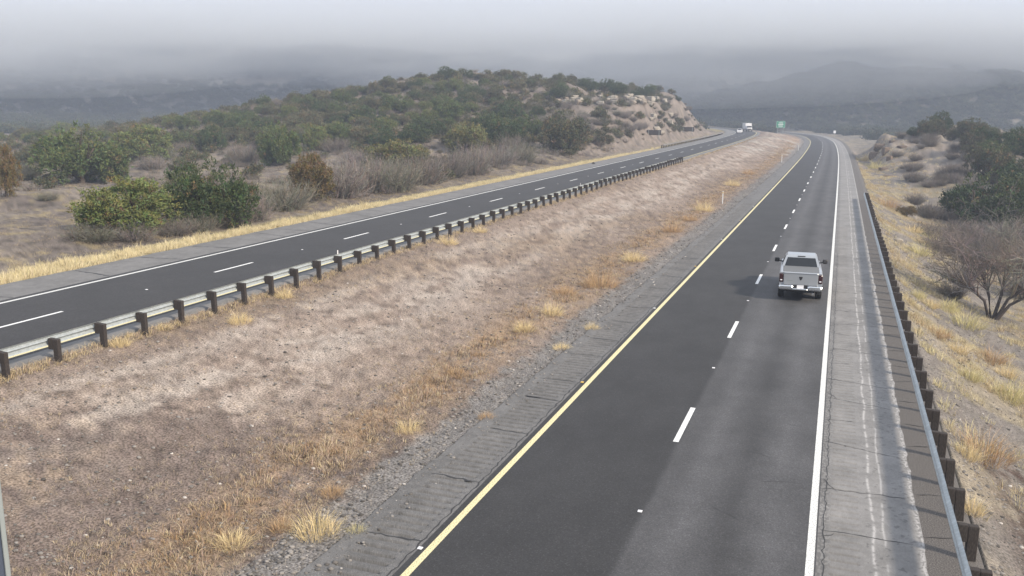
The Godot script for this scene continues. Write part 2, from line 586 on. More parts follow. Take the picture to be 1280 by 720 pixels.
func strip(side: String, a: float, b: float, y: float, t0: float, t1: float, reach := 40.0, ya := 0.0, yb := 0.0, wiggle := 0.0, steps := 1) -> ArrayMesh:
	var m := MB.new()
	var rows := []
	var uvs := []
	var t := t0
	while true:
		var row := []
		var ur := []
		var w := n2.get_noise_2d(t * 4.0, a * 50.0) * wiggle
		if ya != 0.0:
			row.append(road_point(side, a + w - 0.08, y + ya, t)); ur.append(Vector2(0, t / reach))
		for k in steps + 1:
			var q := float(k) / steps
			row.append(road_point(side, lerpf(a + w, b, q), y, t)); ur.append(Vector2(q, t / reach))
		if yb != 0.0:
			row.append(road_point(side, b + 0.08, y + yb, t)); ur.append(Vector2(1, t / reach))
		rows.append(row); uvs.append(ur)
		if t >= t1: break
		t = minf(t + (0.5 if wiggle > 0.0 and t < 60.0 else (2.0 if t < 150.0 else 5.0)), t1)
	m.grid(rows, uvs)
	return m.mesh()

func rumble(side: String, a: float, b: float, ga: float, gb: float, t0: float, t1: float, drop: float, wide: float) -> ArrayMesh:
	var m := MB.new()
	var rows := []
	var uvs := []
	var cols := [a, minf(ga, gb) - 0.05, minf(ga, gb), maxf(ga, gb), maxf(ga, gb) + 0.05, b]
	var t := t0
	while t < t1:
		var jig := 0.012 * n2.get_noise_2d(t * 9.0, 3.0)
		for s in [[0.0, 0.0], [0.018, 1.0], [wide - 0.018, 1.0], [wide, 0.0]]:
			var row := []
			var ur := []
			for k in 6:
				var dy: float = -drop * s[1] if k == 2 or k == 3 else 0.0
				var jag: float = 0.07 * n2.get_noise_2d(t * 1.0, 40.0) + 0.06 * n2.get_noise_2d(t * 9.0, 60.0) if k == 0 and a < -5.0 else (0.06 * n2.get_noise_2d(t * 1.6, 80.0) + 0.03 * n2.get_noise_2d(t * 8.0, 85.0) if k == 5 and a > -5.0 else 0.0)
				dy *= 0.75 + 0.4 * n2.get_noise_2d(t * 3.0, k * 9.0)
				row.append(road_point(side, cols[k] + jag, dy, t + s[0] + jig))
				ur.append(Vector2((cols[k] - a) / (b - a), (t + s[0]) / 40.0))
			rows.append(row); uvs.append(ur)
		t += 0.305
	m.grid(rows, uvs)
	return m.mesh()

func crack_mesh(a: Vector2, b: Vector2, wide: float, y: float, side: String) -> ArrayMesh:
	var m := MB.new()
	var rows := []
	var d := (b - a)
	var steps := maxi(4, int(d.length() / 0.16))
	var o := d.orthogonal().normalized()
	for k in steps + 1:
		var q := float(k) / steps
		var p := a + d * q + o * rng.randf_range(-0.035, 0.035)
		var w := wide * rng.randf_range(0.35, 1.0) * (0.3 if k == 0 or k == steps else 1.0)
		var e := o * w * 0.5
		rows.append([road_point(side, p.x - e.x, y, p.y - e.y), road_point(side, p.x + e.x, y, p.y + e.y)])
	m.grid(rows)
	return m.mesh()

func build_roads() -> void:
	var nbr := put(strip("n", -7.55, 0.12, 0.0, -20.0, 486.0, 40.0, 0.0, 0.0, 0.0, 4), M.nb_road, "northbound_road")
	structure(nbr, "two lane dark asphalt carriageway carrying the white pickup truck", "road")
	var sbr := put(strip("s", -32.65, -24.55, 0.0, -20.0, 486.0, 40.0, 0.0, 0.0, 0.0, 4), M.sb_road, "southbound_road")
	structure(sbr, "two lane dark asphalt carriageway beyond the grassy median", "road")
	# painted lines and raised markers belong to their road
	put(strip("n", -0.075, 0.085, 0.004, -20.0, 486.0), M.white_paint, "edge_line", nbr)
	put(strip("n", -7.40, -7.24, 0.004, -20.0, 486.0), M.yellow_paint, "yellow_edge_line", nbr)
	put(strip("s", -32.30, -32.10, 0.004, -20.0, 486.0), M.white_paint, "edge_line", sbr)
	put(strip("s", -24.95, -24.77, 0.004, -20.0, 486.0), M.yellow_paint, "yellow_edge_line", sbr)
	var lens := MB.new()
	lens.box(Vector3(0, 0.009, 0), Vector3(0.1, 0.018, 0.1), Basis(), 0.006)
	var marker := lens.mesh()
	for k in range(-1, 28):
		var t := 24.4 + 12.19 * k
		put(strip("n", -3.735, -3.585, 0.004, t - 1.52, t + 1.52), M.bright_paint, "lane_dash", nbr)
		if k < 14:
			var mk := put(marker, M.plate, "reflective_marker", nbr)
			mk.position = road_point("n", -3.66, 0.003, t - 6.1)
			var ym := put(marker, M.amber if k % 2 else M.plate, "reflective_marker", nbr)
			ym.position = road_point("n", -7.52, 0.003, t - 9.4)
		if k < 24:
			var q := 24.24 + 12.19 * k
			put(strip("s", -28.72, -28.56, 0.004, q - 1.52, q + 1.52), M.bright_paint, "lane_dash", sbr)
			if k < 10:
				var mk := put(marker, M.plate, "reflective_marker", sbr)
				mk.position = road_point("s", -28.64, 0.003, q - 6.1)
	# shoulders
	var ls := put(rumble("n", -9.25, -7.55, -8.78, -7.86, 8.0, 92.0, 0.10, 0.11), M.left_shoulder, "road_shoulder")
	structure(ls, "rough grey shoulder with milled rumble grooves beside the yellow line", "shoulder")
	put(strip("n", -9.25, -7.55, 0.0, 91.8, 486.0, 40.0, -0.12), M.left_shoulder, "plain_stretch", ls)
	var rs := put(rumble("n", 0.12, 2.2, 0.40, 0.92, 8.0, 75.0, 0.05, 0.09), M.shoulder, "road_shoulder")
	structure(rs, "pale stained asphalt shoulder with long salt streaks beside the steel guardrail", "shoulder")
	put(strip("n", 0.12, 2.2, 0.0, 74.8, 486.0), M.shoulder, "plain_stretch", rs)
	var dk := put(strip("n", 2.1, 3.25, -0.006, -20.0, 486.0, 40.0, 0.0, -0.2, 0.06, 3), M.dike, "shoulder_apron")
	structure(dk, "dark dirty asphalt strip under the steel guardrail", "shoulder")
	var ss_ := put(strip("s", -35.6, -32.65, 0.0, -20.0, 486.0, 40.0, -0.15, 0.0, 0.12, 3), M.sb_shoulder, "road_shoulder")
	structure(ss_, "grey cracked asphalt shoulder beside the strip of yellow grass", "shoulder")
	var si := put(strip("s", -24.55, -23.8, 0.0, -20.0, 486.0, 40.0, 0.0, -0.15, 0.0, 2), M.sb_shoulder, "road_shoulder")
	structure(si, "narrow asphalt shoulder between the far carriageway and the median guardrail", "shoulder")
	# cracks
	var t := 13.2
	while t < 70.0:
		put(crack_mesh(Vector2(-7.6, t), Vector2(-9.0 + rng.randf_range(-0.15, 0.3), t + rng.randf_range(-0.1, 0.25)), 0.075, 0.004, "n"), M.tar, "crack", ls)
		t += rng.randf_range(1.9, 3.6)
	put(crack_mesh(Vector2(-7.62, 10), Vector2(-7.66, 48), 0.05, 0.004, "n"), M.tar, "crack", ls)
	t = 15.0
	while t < 62.0:
		var q := rng.randf()
		put(crack_mesh(Vector2(0.16, t), Vector2(0.9 if q < 0.35 else 2.0, t + rng.randf_range(-0.7, 0.1)), 0.038, 0.004, "n"), M.tar, "crack", rs)
		if q > 0.4:
			put(crack_mesh(Vector2(0.15, t + rng.randf_range(-0.6, 0.6)), Vector2(0.45, t - 0.1), 0.03, 0.005, "n"), M.tar, "crack", rs)
		put(crack_mesh(Vector2(2.24, t + 0.4), Vector2(2.85, t + rng.randf_range(0.2, 0.7)), 0.05, 0.002, "n"), M.tar, "crack", dk)
		t += rng.randf_range(1.4, 3.4)
	put(crack_mesh(Vector2(0.24, 14), Vector2(0.3, 60), 0.022, 0.0045, "n"), M.tar, "crack", rs)
	t = 22.0
	while t < 120.0:
		put(crack_mesh(Vector2(-32.7, t), Vector2(-35.4, t + rng.randf_range(-0.6, 1.2)), 0.16 if t < 60 else 0.12, 0.004, "s"), M.tar, "crack", ss_)
		t += rng.randf_range(2.6, 5.5)
	for q in [[-5.4, 44.0, -4.2, 44.6], [-1.3, 21.0, -0.5, 21.2], [-0.9, 25.5, -0.3, 25.3], [-2.2, 19.2, -1.5, 18.6], [-1.9, 23.0, -1.0, 22.6]]:
		put(crack_mesh(Vector2(q[0], q[1]), Vector2(q[2], q[3]), 0.022, 0.004, "n"), M.tar, "crack", nbr)

# ------------------------------------------------------------------ guardrails
func rail_mesh(ax: Vector3, bx: Vector3, face: float) -> ArrayMesh:
	# W-shaped beam; face is +1 when traffic is on the +x side
	var m := MB.new()
	var prof := [[0.0, 0.0], [0.012, 0.02], [0.08, 0.065], [0.08, 0.10], [0.005, 0.145], [0.005, 0.167], [0.08, 0.212], [0.08, 0.247], [0.012, 0.292], [0.0, 0.312]]
	var rows := []
	for e in [ax, bx]:
		var row := []
		for p in prof:
			row.append(e + Vector3(p[0] * face, p[1], 0))
		rows.append(row)
	m.grid(rows)
	return m.mesh()

func build_guardrail(label: String, side: String, off: float, face: float, t0: float, count: int, detail: bool, down_ground: bool) -> Node3D:
	var root := base("guardrail", road_point(side, off, 0.0, t0))
	tag(root, label, "guardrail")
	var o := root.position
	var pm := MB.new()
	pm.box(Vector3(0, -0.1, 0), Vector3(0.20, 1.66, 0.15), Basis(), 0.012)
	var post_mesh := pm.mesh()
	var bm := MB.new()
	bm.box(Vector3.ZERO, Vector3(0.19, 0.36, 0.15), Basis(), 0.012)
	var block_mesh := bm.mesh()
	for k in count:
		var t := t0 + k * 1.905
		var p := road_point(side, off, 0.0, t)
		var ps := put(post_mesh, M.post, "post", root)
		ps.position = p - o + Vector3(-face * 0.30, 0, 0)
		ps.rotation = Vector3(rng.randf_range(-0.035, 0.035), rng.randf_range(-0.08, 0.08), rng.randf_range(-0.045, 0.045))
		ps.position.y += rng.randf_range(-0.06, 0.04)
		if detail:
			var bk := put(block_mesh, M.post, "spacer_block", ps)
			bk.position = Vector3(face * 0.195, 0.56, 0)
		if k % 2 == 0 and k + 2 < count:
			var q := road_point(side, off, 0.0, t + 3.83)
			var a := p - o + Vector3(0, 0.45, 0)
			var b := q - o + Vector3(0, 0.45, 0)
			if k % 4 == 0:
				a.x += face * 0.004; b.x += face * 0.004
			put(rail_mesh(a, b, face), M.galv if detail else M.old_galv, "rail_panel", root)
		if detail and ((side == "s" and (k == 14 or k == 37)) or (side == "n" and k == 34)):
			var tb := MB.new()
			tb.box(Vector3.ZERO, Vector3(0.012, 0.2, 0.07))
			var r := put(tb.mesh(), M.plate, "reflector_tab", root)
			r.position = p - o + Vector3(-face * 0.2, 0.9, 0)
	return root

# ------------------------------------------------------------------ plants
func leaf_colour(c: Color, spread: float) -> Color:
	var k := 1.0 + rng.randf_range(-spread, spread)
	return Color(c.r * k * (1.0 + rng.randf_range(-0.15, 0.2)), c.g * k, c.b * k * (1.0 + rng.randf_range(-0.2, 0.1)))

func crown_mesh(sd: int, clumps: int, leaves: int, size: float, col: Color, dead: float, lumpy := 0.28) -> ArrayMesh:
	# a low, many-lobed juniper crown: half width 1, height about 1.25, standing on y = 0
	rng.seed = sd
	var lobes := []
	lobes.append([Vector3(0, 0.62, 0), 0.62])
	for k in 9:
		var g := GOLD * k + rng.randf() * 0.8
		var r := rng.randf_range(0.35, 0.72)
		lobes.append([Vector3(cos(g) * r, rng.randf_range(0.28, 0.85) * (1.15 - 0.45 * r), sin(g) * r), rng.randf_range(0.26, 0.46)])
	var m := MB.new()
	for k in clumps:
		var l: Array = lobes[rng.randi() % lobes.size()]
		var d := Vector3(rng.randfn(), rng.randfn() * 0.9 + 0.25, rng.randfn()).normalized()
		var at: Vector3 = l[0] + d * l[1] * (1.0 - 0.45 * rng.randf() * rng.randf() + lumpy * rng.randf_range(-0.3, 0.45))
		if at.y < 0.03: at.y = rng.randf_range(0.03, 0.2)
		var kc := leaf_colour(col, 0.3)
		if rng.randf() < dead: kc = leaf_colour(Color(0.13, 0.10, 0.065), 0.3)
		var up := (d + Vector3(0, 0.7, 0)).normalized()
		for q in leaves:
			m.col = leaf_colour(kc, 0.18)
			var p := at + Vector3(rng.randfn(), rng.randfn(), rng.randfn()) * size * 0.95
			var f := (up + Vector3(rng.randfn(), rng.randfn(), rng.randfn()) * 0.75).normalized()
			var s := f.cross(Vector3(rng.randfn(), rng.randfn(), rng.randfn())).normalized()
			var h := size * rng.randf_range(0.8, 1.9)
			m.tri(p - s * h * 0.25, p + s * h * 0.25, p + f * h)
	return m.mesh()

func trunk_mesh(sd: int, limbs: int, reach: float, col: Color) -> ArrayMesh:
	rng.seed = sd
	var m := MB.new()
	m.col = col
	m.tube([Vector3(0, -0.15, 0), Vector3(0.02, 0.15, 0.01), Vector3(-0.01, 0.42, 0.02)], [0.09, 0.07, 0.05], 7)
	for k in limbs:
		var g := GOLD * k + rng.randf()
		var d := Vector3(cos(g), rng.randf_range(0.45, 1.2), sin(g)).normalized()
		var p := Vector3(0, rng.randf_range(0.05, 0.35), 0)
		var b := p + d * reach * 0.5 + Vector3(rng.randfn(), rng.randfn(), rng.randfn()) * 0.04
		var e := b + (d + Vector3(rng.randfn() * 0.3, 0.25, rng.randfn() * 0.3)).normalized() * reach * 0.5
		m.tube([p, b, e], [0.04, 0.026, 0.008], 5)
	return m.mesh()

func branchy(m: MB, p: Vector3, d: Vector3, len_: float, rad: float, level: int, spread: float) -> void:
	var pts := [p]
	var rad_ := [rad]
	var q := p
	var e := d
	for k in 3:
		e = (e + Vector3(rng.randfn(), rng.randfn() * 0.6 + 0.12, rng.randfn()) * 0.2).normalized()
		q += e * len_ / 3.0
		pts.append(q)
		rad_.append(rad * (1.0 - 0.22 * (k + 1)))
	m.tube(pts, rad_, 5 if level > 2 else 3, false)
	if level <= 0: return
	var kids := 3 if level > 1 else 4
	for k in kids:
		var a: float = rng.randf_range(0.35, 1.0)
		var seg := mini(int(a * 3.0), 2)
		var st: Vector3 = pts[seg].lerp(pts[seg + 1], a * 3.0 - seg)
		var nd := (e + Vector3(rng.randfn(), rng.randfn() * 0.7 + 0.1, rng.randfn()) * spread).normalized()
		branchy(m, st, nd, len_ * rng.randf_range(0.6, 0.85), rad * 0.58, level - 1, spread)

func shrub_mesh(sd: int, stems: int, col: Color, thick: float) -> ArrayMesh:
	# leafless twiggy bush: half width 1, height about 1
	rng.seed = sd
	var m := MB.new()
	for k in stems:
		var g := rng.randf() * TAU
		var o := rng.randf() * 0.5
		var lean := rng.randf_range(0.05, 1.05)
		var d := Vector3(cos(g) * lean, rng.randf_range(0.5, 1.0), sin(g) * lean).normalized()
		m.col = leaf_colour(col, 0.3)
		var p := Vector3(cos(g) * o, -0.03, sin(g) * o)
		var len_ := rng.randf_range(0.55, 1.05)
		for s in 3:
			var e := p + (d + Vector3(rng.randfn(), rng.randfn(), rng.randfn()) * 0.22).normalized() * len_ / 3.0
			var w := Vector3(rng.randfn(), rng.randfn(), rng.randfn()).cross(d).normalized() * thick * (1.0 - 0.28 * s)
			m.quad(p - w, p + w, e + w * 0.7, e - w * 0.7)
			for j in 3:
				var a := p.lerp(e, rng.randf())
				var f := a + (d + Vector3(rng.randfn(), rng.randfn(), rng.randfn()) * 0.75).normalized() * rng.randf_range(0.10, 0.30)
				var w2 := Vector3(rng.randfn(), rng.randfn(), rng.randfn()).normalized() * thick * 0.55
				m.tri(a - w2, a + w2, f)
			p = e
	return m.mesh()

func tuft_mesh(sd: int, blades: int, wide: float, spread: float, lean: float, tone := 0.25, dome := 0.3) -> ArrayMesh:
	# bunch of dry blades, height about 1, standing on y = 0
	rng.seed = sd
	var m := MB.new()
	for k in blades:
		var g := rng.randf() * TAU
		var o := sqrt(rng.randf()) * spread
		var p := Vector3(cos(g) * o, -0.04, sin(g) * o)
		var g2 := g + rng.randfn() * 0.7
		var out := Vector3(cos(g2), 0, sin(g2)) * lean * rng.randf_range(0.1, 1.0)
		var h := rng.randf_range(0.35, 1.0) * (1.0 - 0.55 * pow(o / spread, 2.0) * dome)
		var w := Vector3(-sin(g2), 0, cos(g2)).rotated(Vector3.UP, rng.randf() * 3.0) * wide
		var mid := p + Vector3(0, h * 0.58, 0) + out * 0.35
		var tip := p + Vector3(0, h * rng.randf_range(0.8, 1.0), 0) + out
		var v := 1.0 + rng.randf_range(-tone, tone)
		m.col = Color(v, v * rng.randf_range(0.92, 1.04), v * rng.randf_range(0.8, 1.1))
		m.quad(p - w, p + w, mid + w * 0.75, mid - w * 0.75)
		m.tri(mid - w * 0.75, mid + w * 0.75, tip)
	return m.mesh()

func scatter(called: String, label: String, mesh: Mesh, mat: Material, where: Array, cols: PackedColorArray) -> void:
	var mm := MultiMesh.new()
	mm.transform_format = MultiMesh.TRANSFORM_3D
	mm.use_colors = true
	mm.mesh = mesh
	mm.instance_count = where.size()
	for k in where.size():
		mm.set_instance_transform(k, where[k])
		mm.set_instance_color(k, cols[k])
	var o := MultiMeshInstance3D.new()
	o.multimesh = mm
	o.material_override = mat
	o.name = numbered(called)
	add_child(o)
	tag(o, label, called.replace("_", " "), "", "stuff")

func stand(x: float, t: float, wide: float, tall: float) -> Transform3D:
	var b := Basis(Vector3.UP, rng.randf() * TAU).scaled(Vector3(wide, tall, wide))
	b = Basis(Vector3(rng.randfn(), 0, rng.randfn()).normalized(), rng.randfn() * 0.12) * b
	return Transform3D(b, Vector3(x, height(x, t), -t))

func build_grass() -> void:
	var small := [tuft_mesh(11, 9, 0.020, 0.35, 0.75), tuft_mesh(12, 12, 0.016, 0.5, 1.1), tuft_mesh(13, 7, 0.03, 0.25, 0.5)]
	var tall := [tuft_mesh(14, 14, 0.014, 0.30, 0.45), tuft_mesh(15, 16, 0.012, 0.22, 0.6)]
	rng.seed = 500
	# median: sparse short dead grass, thicker rusty weeds along the gravel
	var w := [[], [], []]
	var c := [PackedColorArray(), PackedColorArray(), PackedColorArray()]
	for k in 130000:
		var t := 11.0 + 260.0 * pow(rng.randf(), 1.9)
		var x := rng.randf_range(-23.7, -9.5) + nb(t) * 0.5 + sb(t) * 0.5
		var n := x - nb(t)
		var s := x - sb(t)
		if n > -9.6 or s < -23.6: continue
		var a := n1.get_noise_2d(x * 4.0, t * 4.0)
		var b := n2.get_noise_2d(x * 1.0 + 50.0, t * 1.0)
		var weed := exp(-pow((n + 12.3 + a * 1.1) / 1.4, 2.0))
		var by_rail := ss((s + 24.0) / 0.3) * ss((-22.6 - s) / 0.6)
		var track := exp(-pow((s + 18.4) / 1.8, 2.0))
		var p := 0.12 + 0.36 * ss(0.3 + b * 1.7) + 0.6 * weed + 0.6 * by_rail - 0.42 * track
		if n > -10.5: p *= 0.10
		if rng.randf() > p: continue
		var which := rng.randi() % 3
		var h := rng.randf_range(0.05, 0.15) + 0.22 * weed * rng.randf() * ss(0.6 + b) + 0.22 * by_rail * rng.randf()
		var col := Color(0.40, 0.33, 0.25).lerp(Color(0.26, 0.215, 0.18), rng.randf())
		col = col.lerp(Color(0.40, 0.265, 0.145), weed * rng.randf() * 0.9)
		col = col.lerp(Color(0.50, 0.40, 0.22), by_rail * rng.randf())
		if rng.randf() < 0.16: col = Color(0.50, 0.42, 0.29)
		elif rng.randf() < 0.15: col = Color(0.10, 0.08, 0.07)
		w[which].append(stand(x, t, h * rng.randf_range(1.0, 1.7), h)); c[which].append(col)
	for k in 3:
		scatter("dry_grass", ["short grey dead grass scattered over the median", "rusty dead weeds scattered along the median gravel", "thin tan dead stalks scattered over the median"][k], small[k], M.grass, w[k], c[k])
	# straw coloured verge beyond the far carriageway
	var yw := [[], []]
	var yc := [PackedColorArray(), PackedColorArray()]
	for k in 15000:
		var t := 18.0 + 240.0 * pow(rng.randf(), 1.5)
		var wide := 2.5 + 2.6 * ss((60.0 - t) / 30.0) + n2.get_noise_2d(t * 1.0, 7.0) * 2.2
		var e := -0.05 + absf(rng.randfn()) * wide * 0.5
		if e > wide * 1.5: continue
		var x := -35.75 - e + sb(t)
		var which := rng.randi() % 2
		var h := rng.randf_range(0.2, 0.68) * (0.9 + 0.9 * n2.get_noise_2d(t * 1.6, e)) * ss(1.25 - e / wide) * (0.55 if e < 0.2 else 1.0) * (1.0 - 0.45 * ss((t - 130.0) / 80.0))
		yw[which].append(stand(x, t, h * 0.9, h))
		yc[which].append(Color(0.68, 0.60, 0.40).lerp(Color(0.55, 0.46, 0.29), rng.randf()) * rng.randf_range(0.8, 1.15))
	for k in 2:
		scatter("verge_grass", ["tall straw yellow grass lining the far carriageway", "feathery pale grass lining the far carriageway"][k], tall[k], M.grass, yw[k], yc[k])
	# left field and hill foot
	var fw := []
	var fc := PackedColorArray()
	for k in 24000:
		var t := 22.0 + 190.0 * rng.randf()
		var e := 4.0 + 90.0 * rng.randf() * rng.randf()
		var x := -36.0 - e
		if x / t < -1.6: continue
		var b := n2.get_noise_2d(x * 1.0 + 50.0, t * 1.0)
		if rng.randf() > 0.25 + 0.75 * ss(b * 2.0 + 0.25): continue
		var h := rng.randf_range(0.14, 0.38)
		fw.append(stand(x, t, h * 1.3, h))
		fc.append(Color(0.40, 0.33, 0.20).lerp(Color(0.24, 0.20, 0.16), rng.randf()))
	scatter("field_grass", "sparse dead grass between the bushes of the flat", small[1], M.grass, fw, fc)
	# right bank
	var bw := [[], []]
	var bc := [PackedColorArray(), PackedColorArray()]
	for k in 30000:
		var t := 14.0 + 190.0 * pow(rng.randf(), 1.3)
		var e := 0.2 + 13.0 * pow(rng.randf(), 1.4)
		var x := 3.3 + e + nb(t)
		var a := n1.get_noise_2d(x * 4.0, t * 4.0)
		var b := n2.get_noise_2d(x * 1.2 + 50.0, t * 1.2)
		var p := ss(0.15 + b * 1.9 + a) * ss((t - 20.0) / 16.0 + 0.1) * ss((14.5 - e) / 6.0)
		if rng.randf() > p: continue
		var which := rng.randi() % 2
		var h := rng.randf_range(0.16, 0.5)
		bw[which].append(stand(x, t, h * 1.2, h))
		bc[which].append(Color(0.62, 0.55, 0.34).lerp(Color(0.46, 0.36, 0.24), clampf(rng.randf() + a, 0, 1)) * rng.randf_range(0.8, 1.1))
	for k in 2:
		scatter("bank_grass", ["yellow bunchgrass scattered down the bank behind the guardrail", "tawny dead grass scattered down the bank behind the guardrail"][k], tall[k], M.grass, bw[k], bc[k])
	# stones
	var sw := []
	var sc := PackedColorArray()
	var sm := stone_mesh(3)
	for k in 34000:
		var t := 12.0 + 130.0 * pow(rng.randf(), 2.0)
		var x := rng.randf_range(-23.5, -9.2)
		if rng.randf() < 0.32: x = 3.4 + 9.0 * rng.randf() * rng.randf()
		elif rng.randf() < 0.35: x = -8.5 - 2.0 * sqrt(rng.randf())
		x += nb(t)
		var r := 0.011 + 0.042 * pow(rng.randf(), 5.0)
		var b := Basis(Vector3(rng.randfn(), rng.randfn(), rng.randfn()).normalized(), rng.randf() * 3.0).scaled(Vector3(r * 1.3, r * 0.7, r))
		var hy := height(x, t)
		if x - nb(t) > -9.2 and x - nb(t) < 0.0: hy = 0.0
		sw.append(Transform3D(b, Vector3(x, hy + r * 0.2, -t)))
		var v := rng.randf_range(0.12, 0.42)
		if rng.randf() < 0.03:
			v = 0.72
			r *= 1.5
		sc.append(Color(v * 1.05, v * 0.97, v * 0.9))
	scatter("gravel", "small loose stones strewn over the median and the bank", sm, M.rock, sw, sc)

func stone_mesh(sd: int) -> ArrayMesh:
	rng.seed = sd
	var m := MB.new()
	var rows := []
	for a in 5:
		var row := []
		for q in 7:
			var g := TAU * q / 7.0
			var e := -PI / 2 + PI * a / 4.0
			var k := 1.0 + rng.randf_range(-0.22, 0.22)
			row.append(Vector3(cos(g) * cos(e), sin(e), sin(g) * cos(e)) * k if a > 0 and a < 4 else Vector3(0, sin(e), 0))
		rows.append(row)
	m.grid(rows, [], true)
	return m.mesh()

func rock_mesh(sd: int, col: Color, blocky: float) -> ArrayMesh:
	# an angular rock, half size about 1, cut by random planes
	rng.seed = sd
	var planes := []
	for k in 11:
		planes.append([Vector3(rng.randfn(), rng.randfn() * 0.8, rng.randfn()).normalized(), rng.randf_range(0.62, 0.92)])
	planes.append([Vector3.UP, rng.randf_range(0.5, 0.8)])
	for a in [Vector3.RIGHT, Vector3.LEFT, Vector3.FORWARD, Vector3.BACK]:
		planes.append([(a + Vector3(rng.randfn(), rng.randfn(), rng.randfn()) * 0.15).normalized(), 0.95 - blocky * 0.2])
	var m := MB.new()
	m.col = col
	var f := FastNoiseLite.new()
	f.seed = sd
	f.frequency = 1.7
	var dirs := []
	for a in 13:
		var row := []
		for q in 20:
			var g := TAU * q / 20.0
			var e := -PI / 2 + PI * a / 12.0
			row.append(Vector3(cos(g) * cos(e), sin(e), sin(g) * cos(e)))
		dirs.append(row)
	var rows := []
	for row in dirs:
		var out := []
		for d in row:
			var k := 1.4
			for p in planes:
				var w: float = d.dot(p[0])
				if w > 0.05: k = minf(k, p[1] / w)
			out.append(d * k * (1.0 + 0.07 * f.get_noise_3dv(d * k)))
		rows.append(out)
	for a in 12:
		for q in 20:
			m.quad(rows[a][q], rows[a + 1][q], rows[a + 1][(q + 1) % 20], rows[a][(q + 1) % 20])
	return m.mesh()

const TONES := ["mid green", "dark green", "bright green", "grey green", "yellow green", "browned", "pale olive"]
var junipers := []
var shrubs := []
var bunches := []

func make_plant_sources() -> void:
	var greens := [Color(0.080, 0.106, 0.047), Color(0.053, 0.076, 0.037), Color(0.115, 0.140, 0.056), Color(0.084, 0.092, 0.060), Color(0.130, 0.136, 0.062)]
	for k in 5:
		junipers.append([trunk_mesh(70 + k, 9, 0.9, Color(0.075, 0.06, 0.05)), crown_mesh(80 + k, [900, 820, 880, 700, 760][k], 24, 0.040, greens[k], [0.03, 0.05, 0.06, 0.16, 0.05][k])])
	junipers.append([trunk_mesh(76, 9, 0.9, Color(0.075, 0.06, 0.05)), crown_mesh(86, 640, 22, 0.040, Color(0.110, 0.088, 0.042), 0.35)])   # browned
	junipers.append([trunk_mesh(77, 9, 0.9, Color(0.075, 0.06, 0.05)), crown_mesh(87, 700, 22, 0.040, Color(0.118, 0.120, 0.080), 0.12)])
	var greys := [Color(0.185, 0.168, 0.160), Color(0.150, 0.135, 0.126), Color(0.155, 0.152, 0.128)]
	for k in 3:
		shrubs.append(shrub_mesh(90 + k, 420, greys[k], 0.009))
	bunches.append(tuft_mesh(60, 380, 0.006, 0.55, 0.9, 0.35, 1.2))
	bunches.append(tuft_mesh(61, 420, 0.0055, 0.68, 0.8, 0.35, 1.2))

func juniper(at: Vector3, kind: int, wide: float, tall: float, label: String, group := "") -> Node3D:
	var o := base("juniper_tree", at + Vector3(0, -0.05, 0), rng.randf() * TAU)
	put(junipers[kind][0], M.twig, "trunk", o)
	put(junipers[kind][1], M.leaf, "crown", o)
	o.scale = Vector3(wide * 0.5 / 1.02 * rng.randf_range(0.9, 1.1), tall / 1.22, wide * 0.5 / 1.02 * rng.randf_range(0.8, 1.1))
	tag(o, label, "tree", group)
	return o

const GREYS := ["ash grey", "grey brown", "grey olive"]
func shrub(at: Vector3, kind: int, wide: float, tall: float, label: String, group := "") -> void:
	label = label.replace("KIND", GREYS[kind]).replace("SIZE", "low" if wide < 2.4 else "wide")
	var o := put(shrubs[kind], M.twig, "bare_shrub")
	o.position = at
	o.rotation.y = rng.randf() * TAU
	o.scale = Vector3(wide * 0.5 / 0.95, tall / 0.95, wide * 0.5 / 0.95)
	tag(o, label, "shrub", group)

# width and height in picture points at the plant's distance become metres
func px_size(p: Vector3, n: float) -> float:
	return n * depth(p) / FOCAL

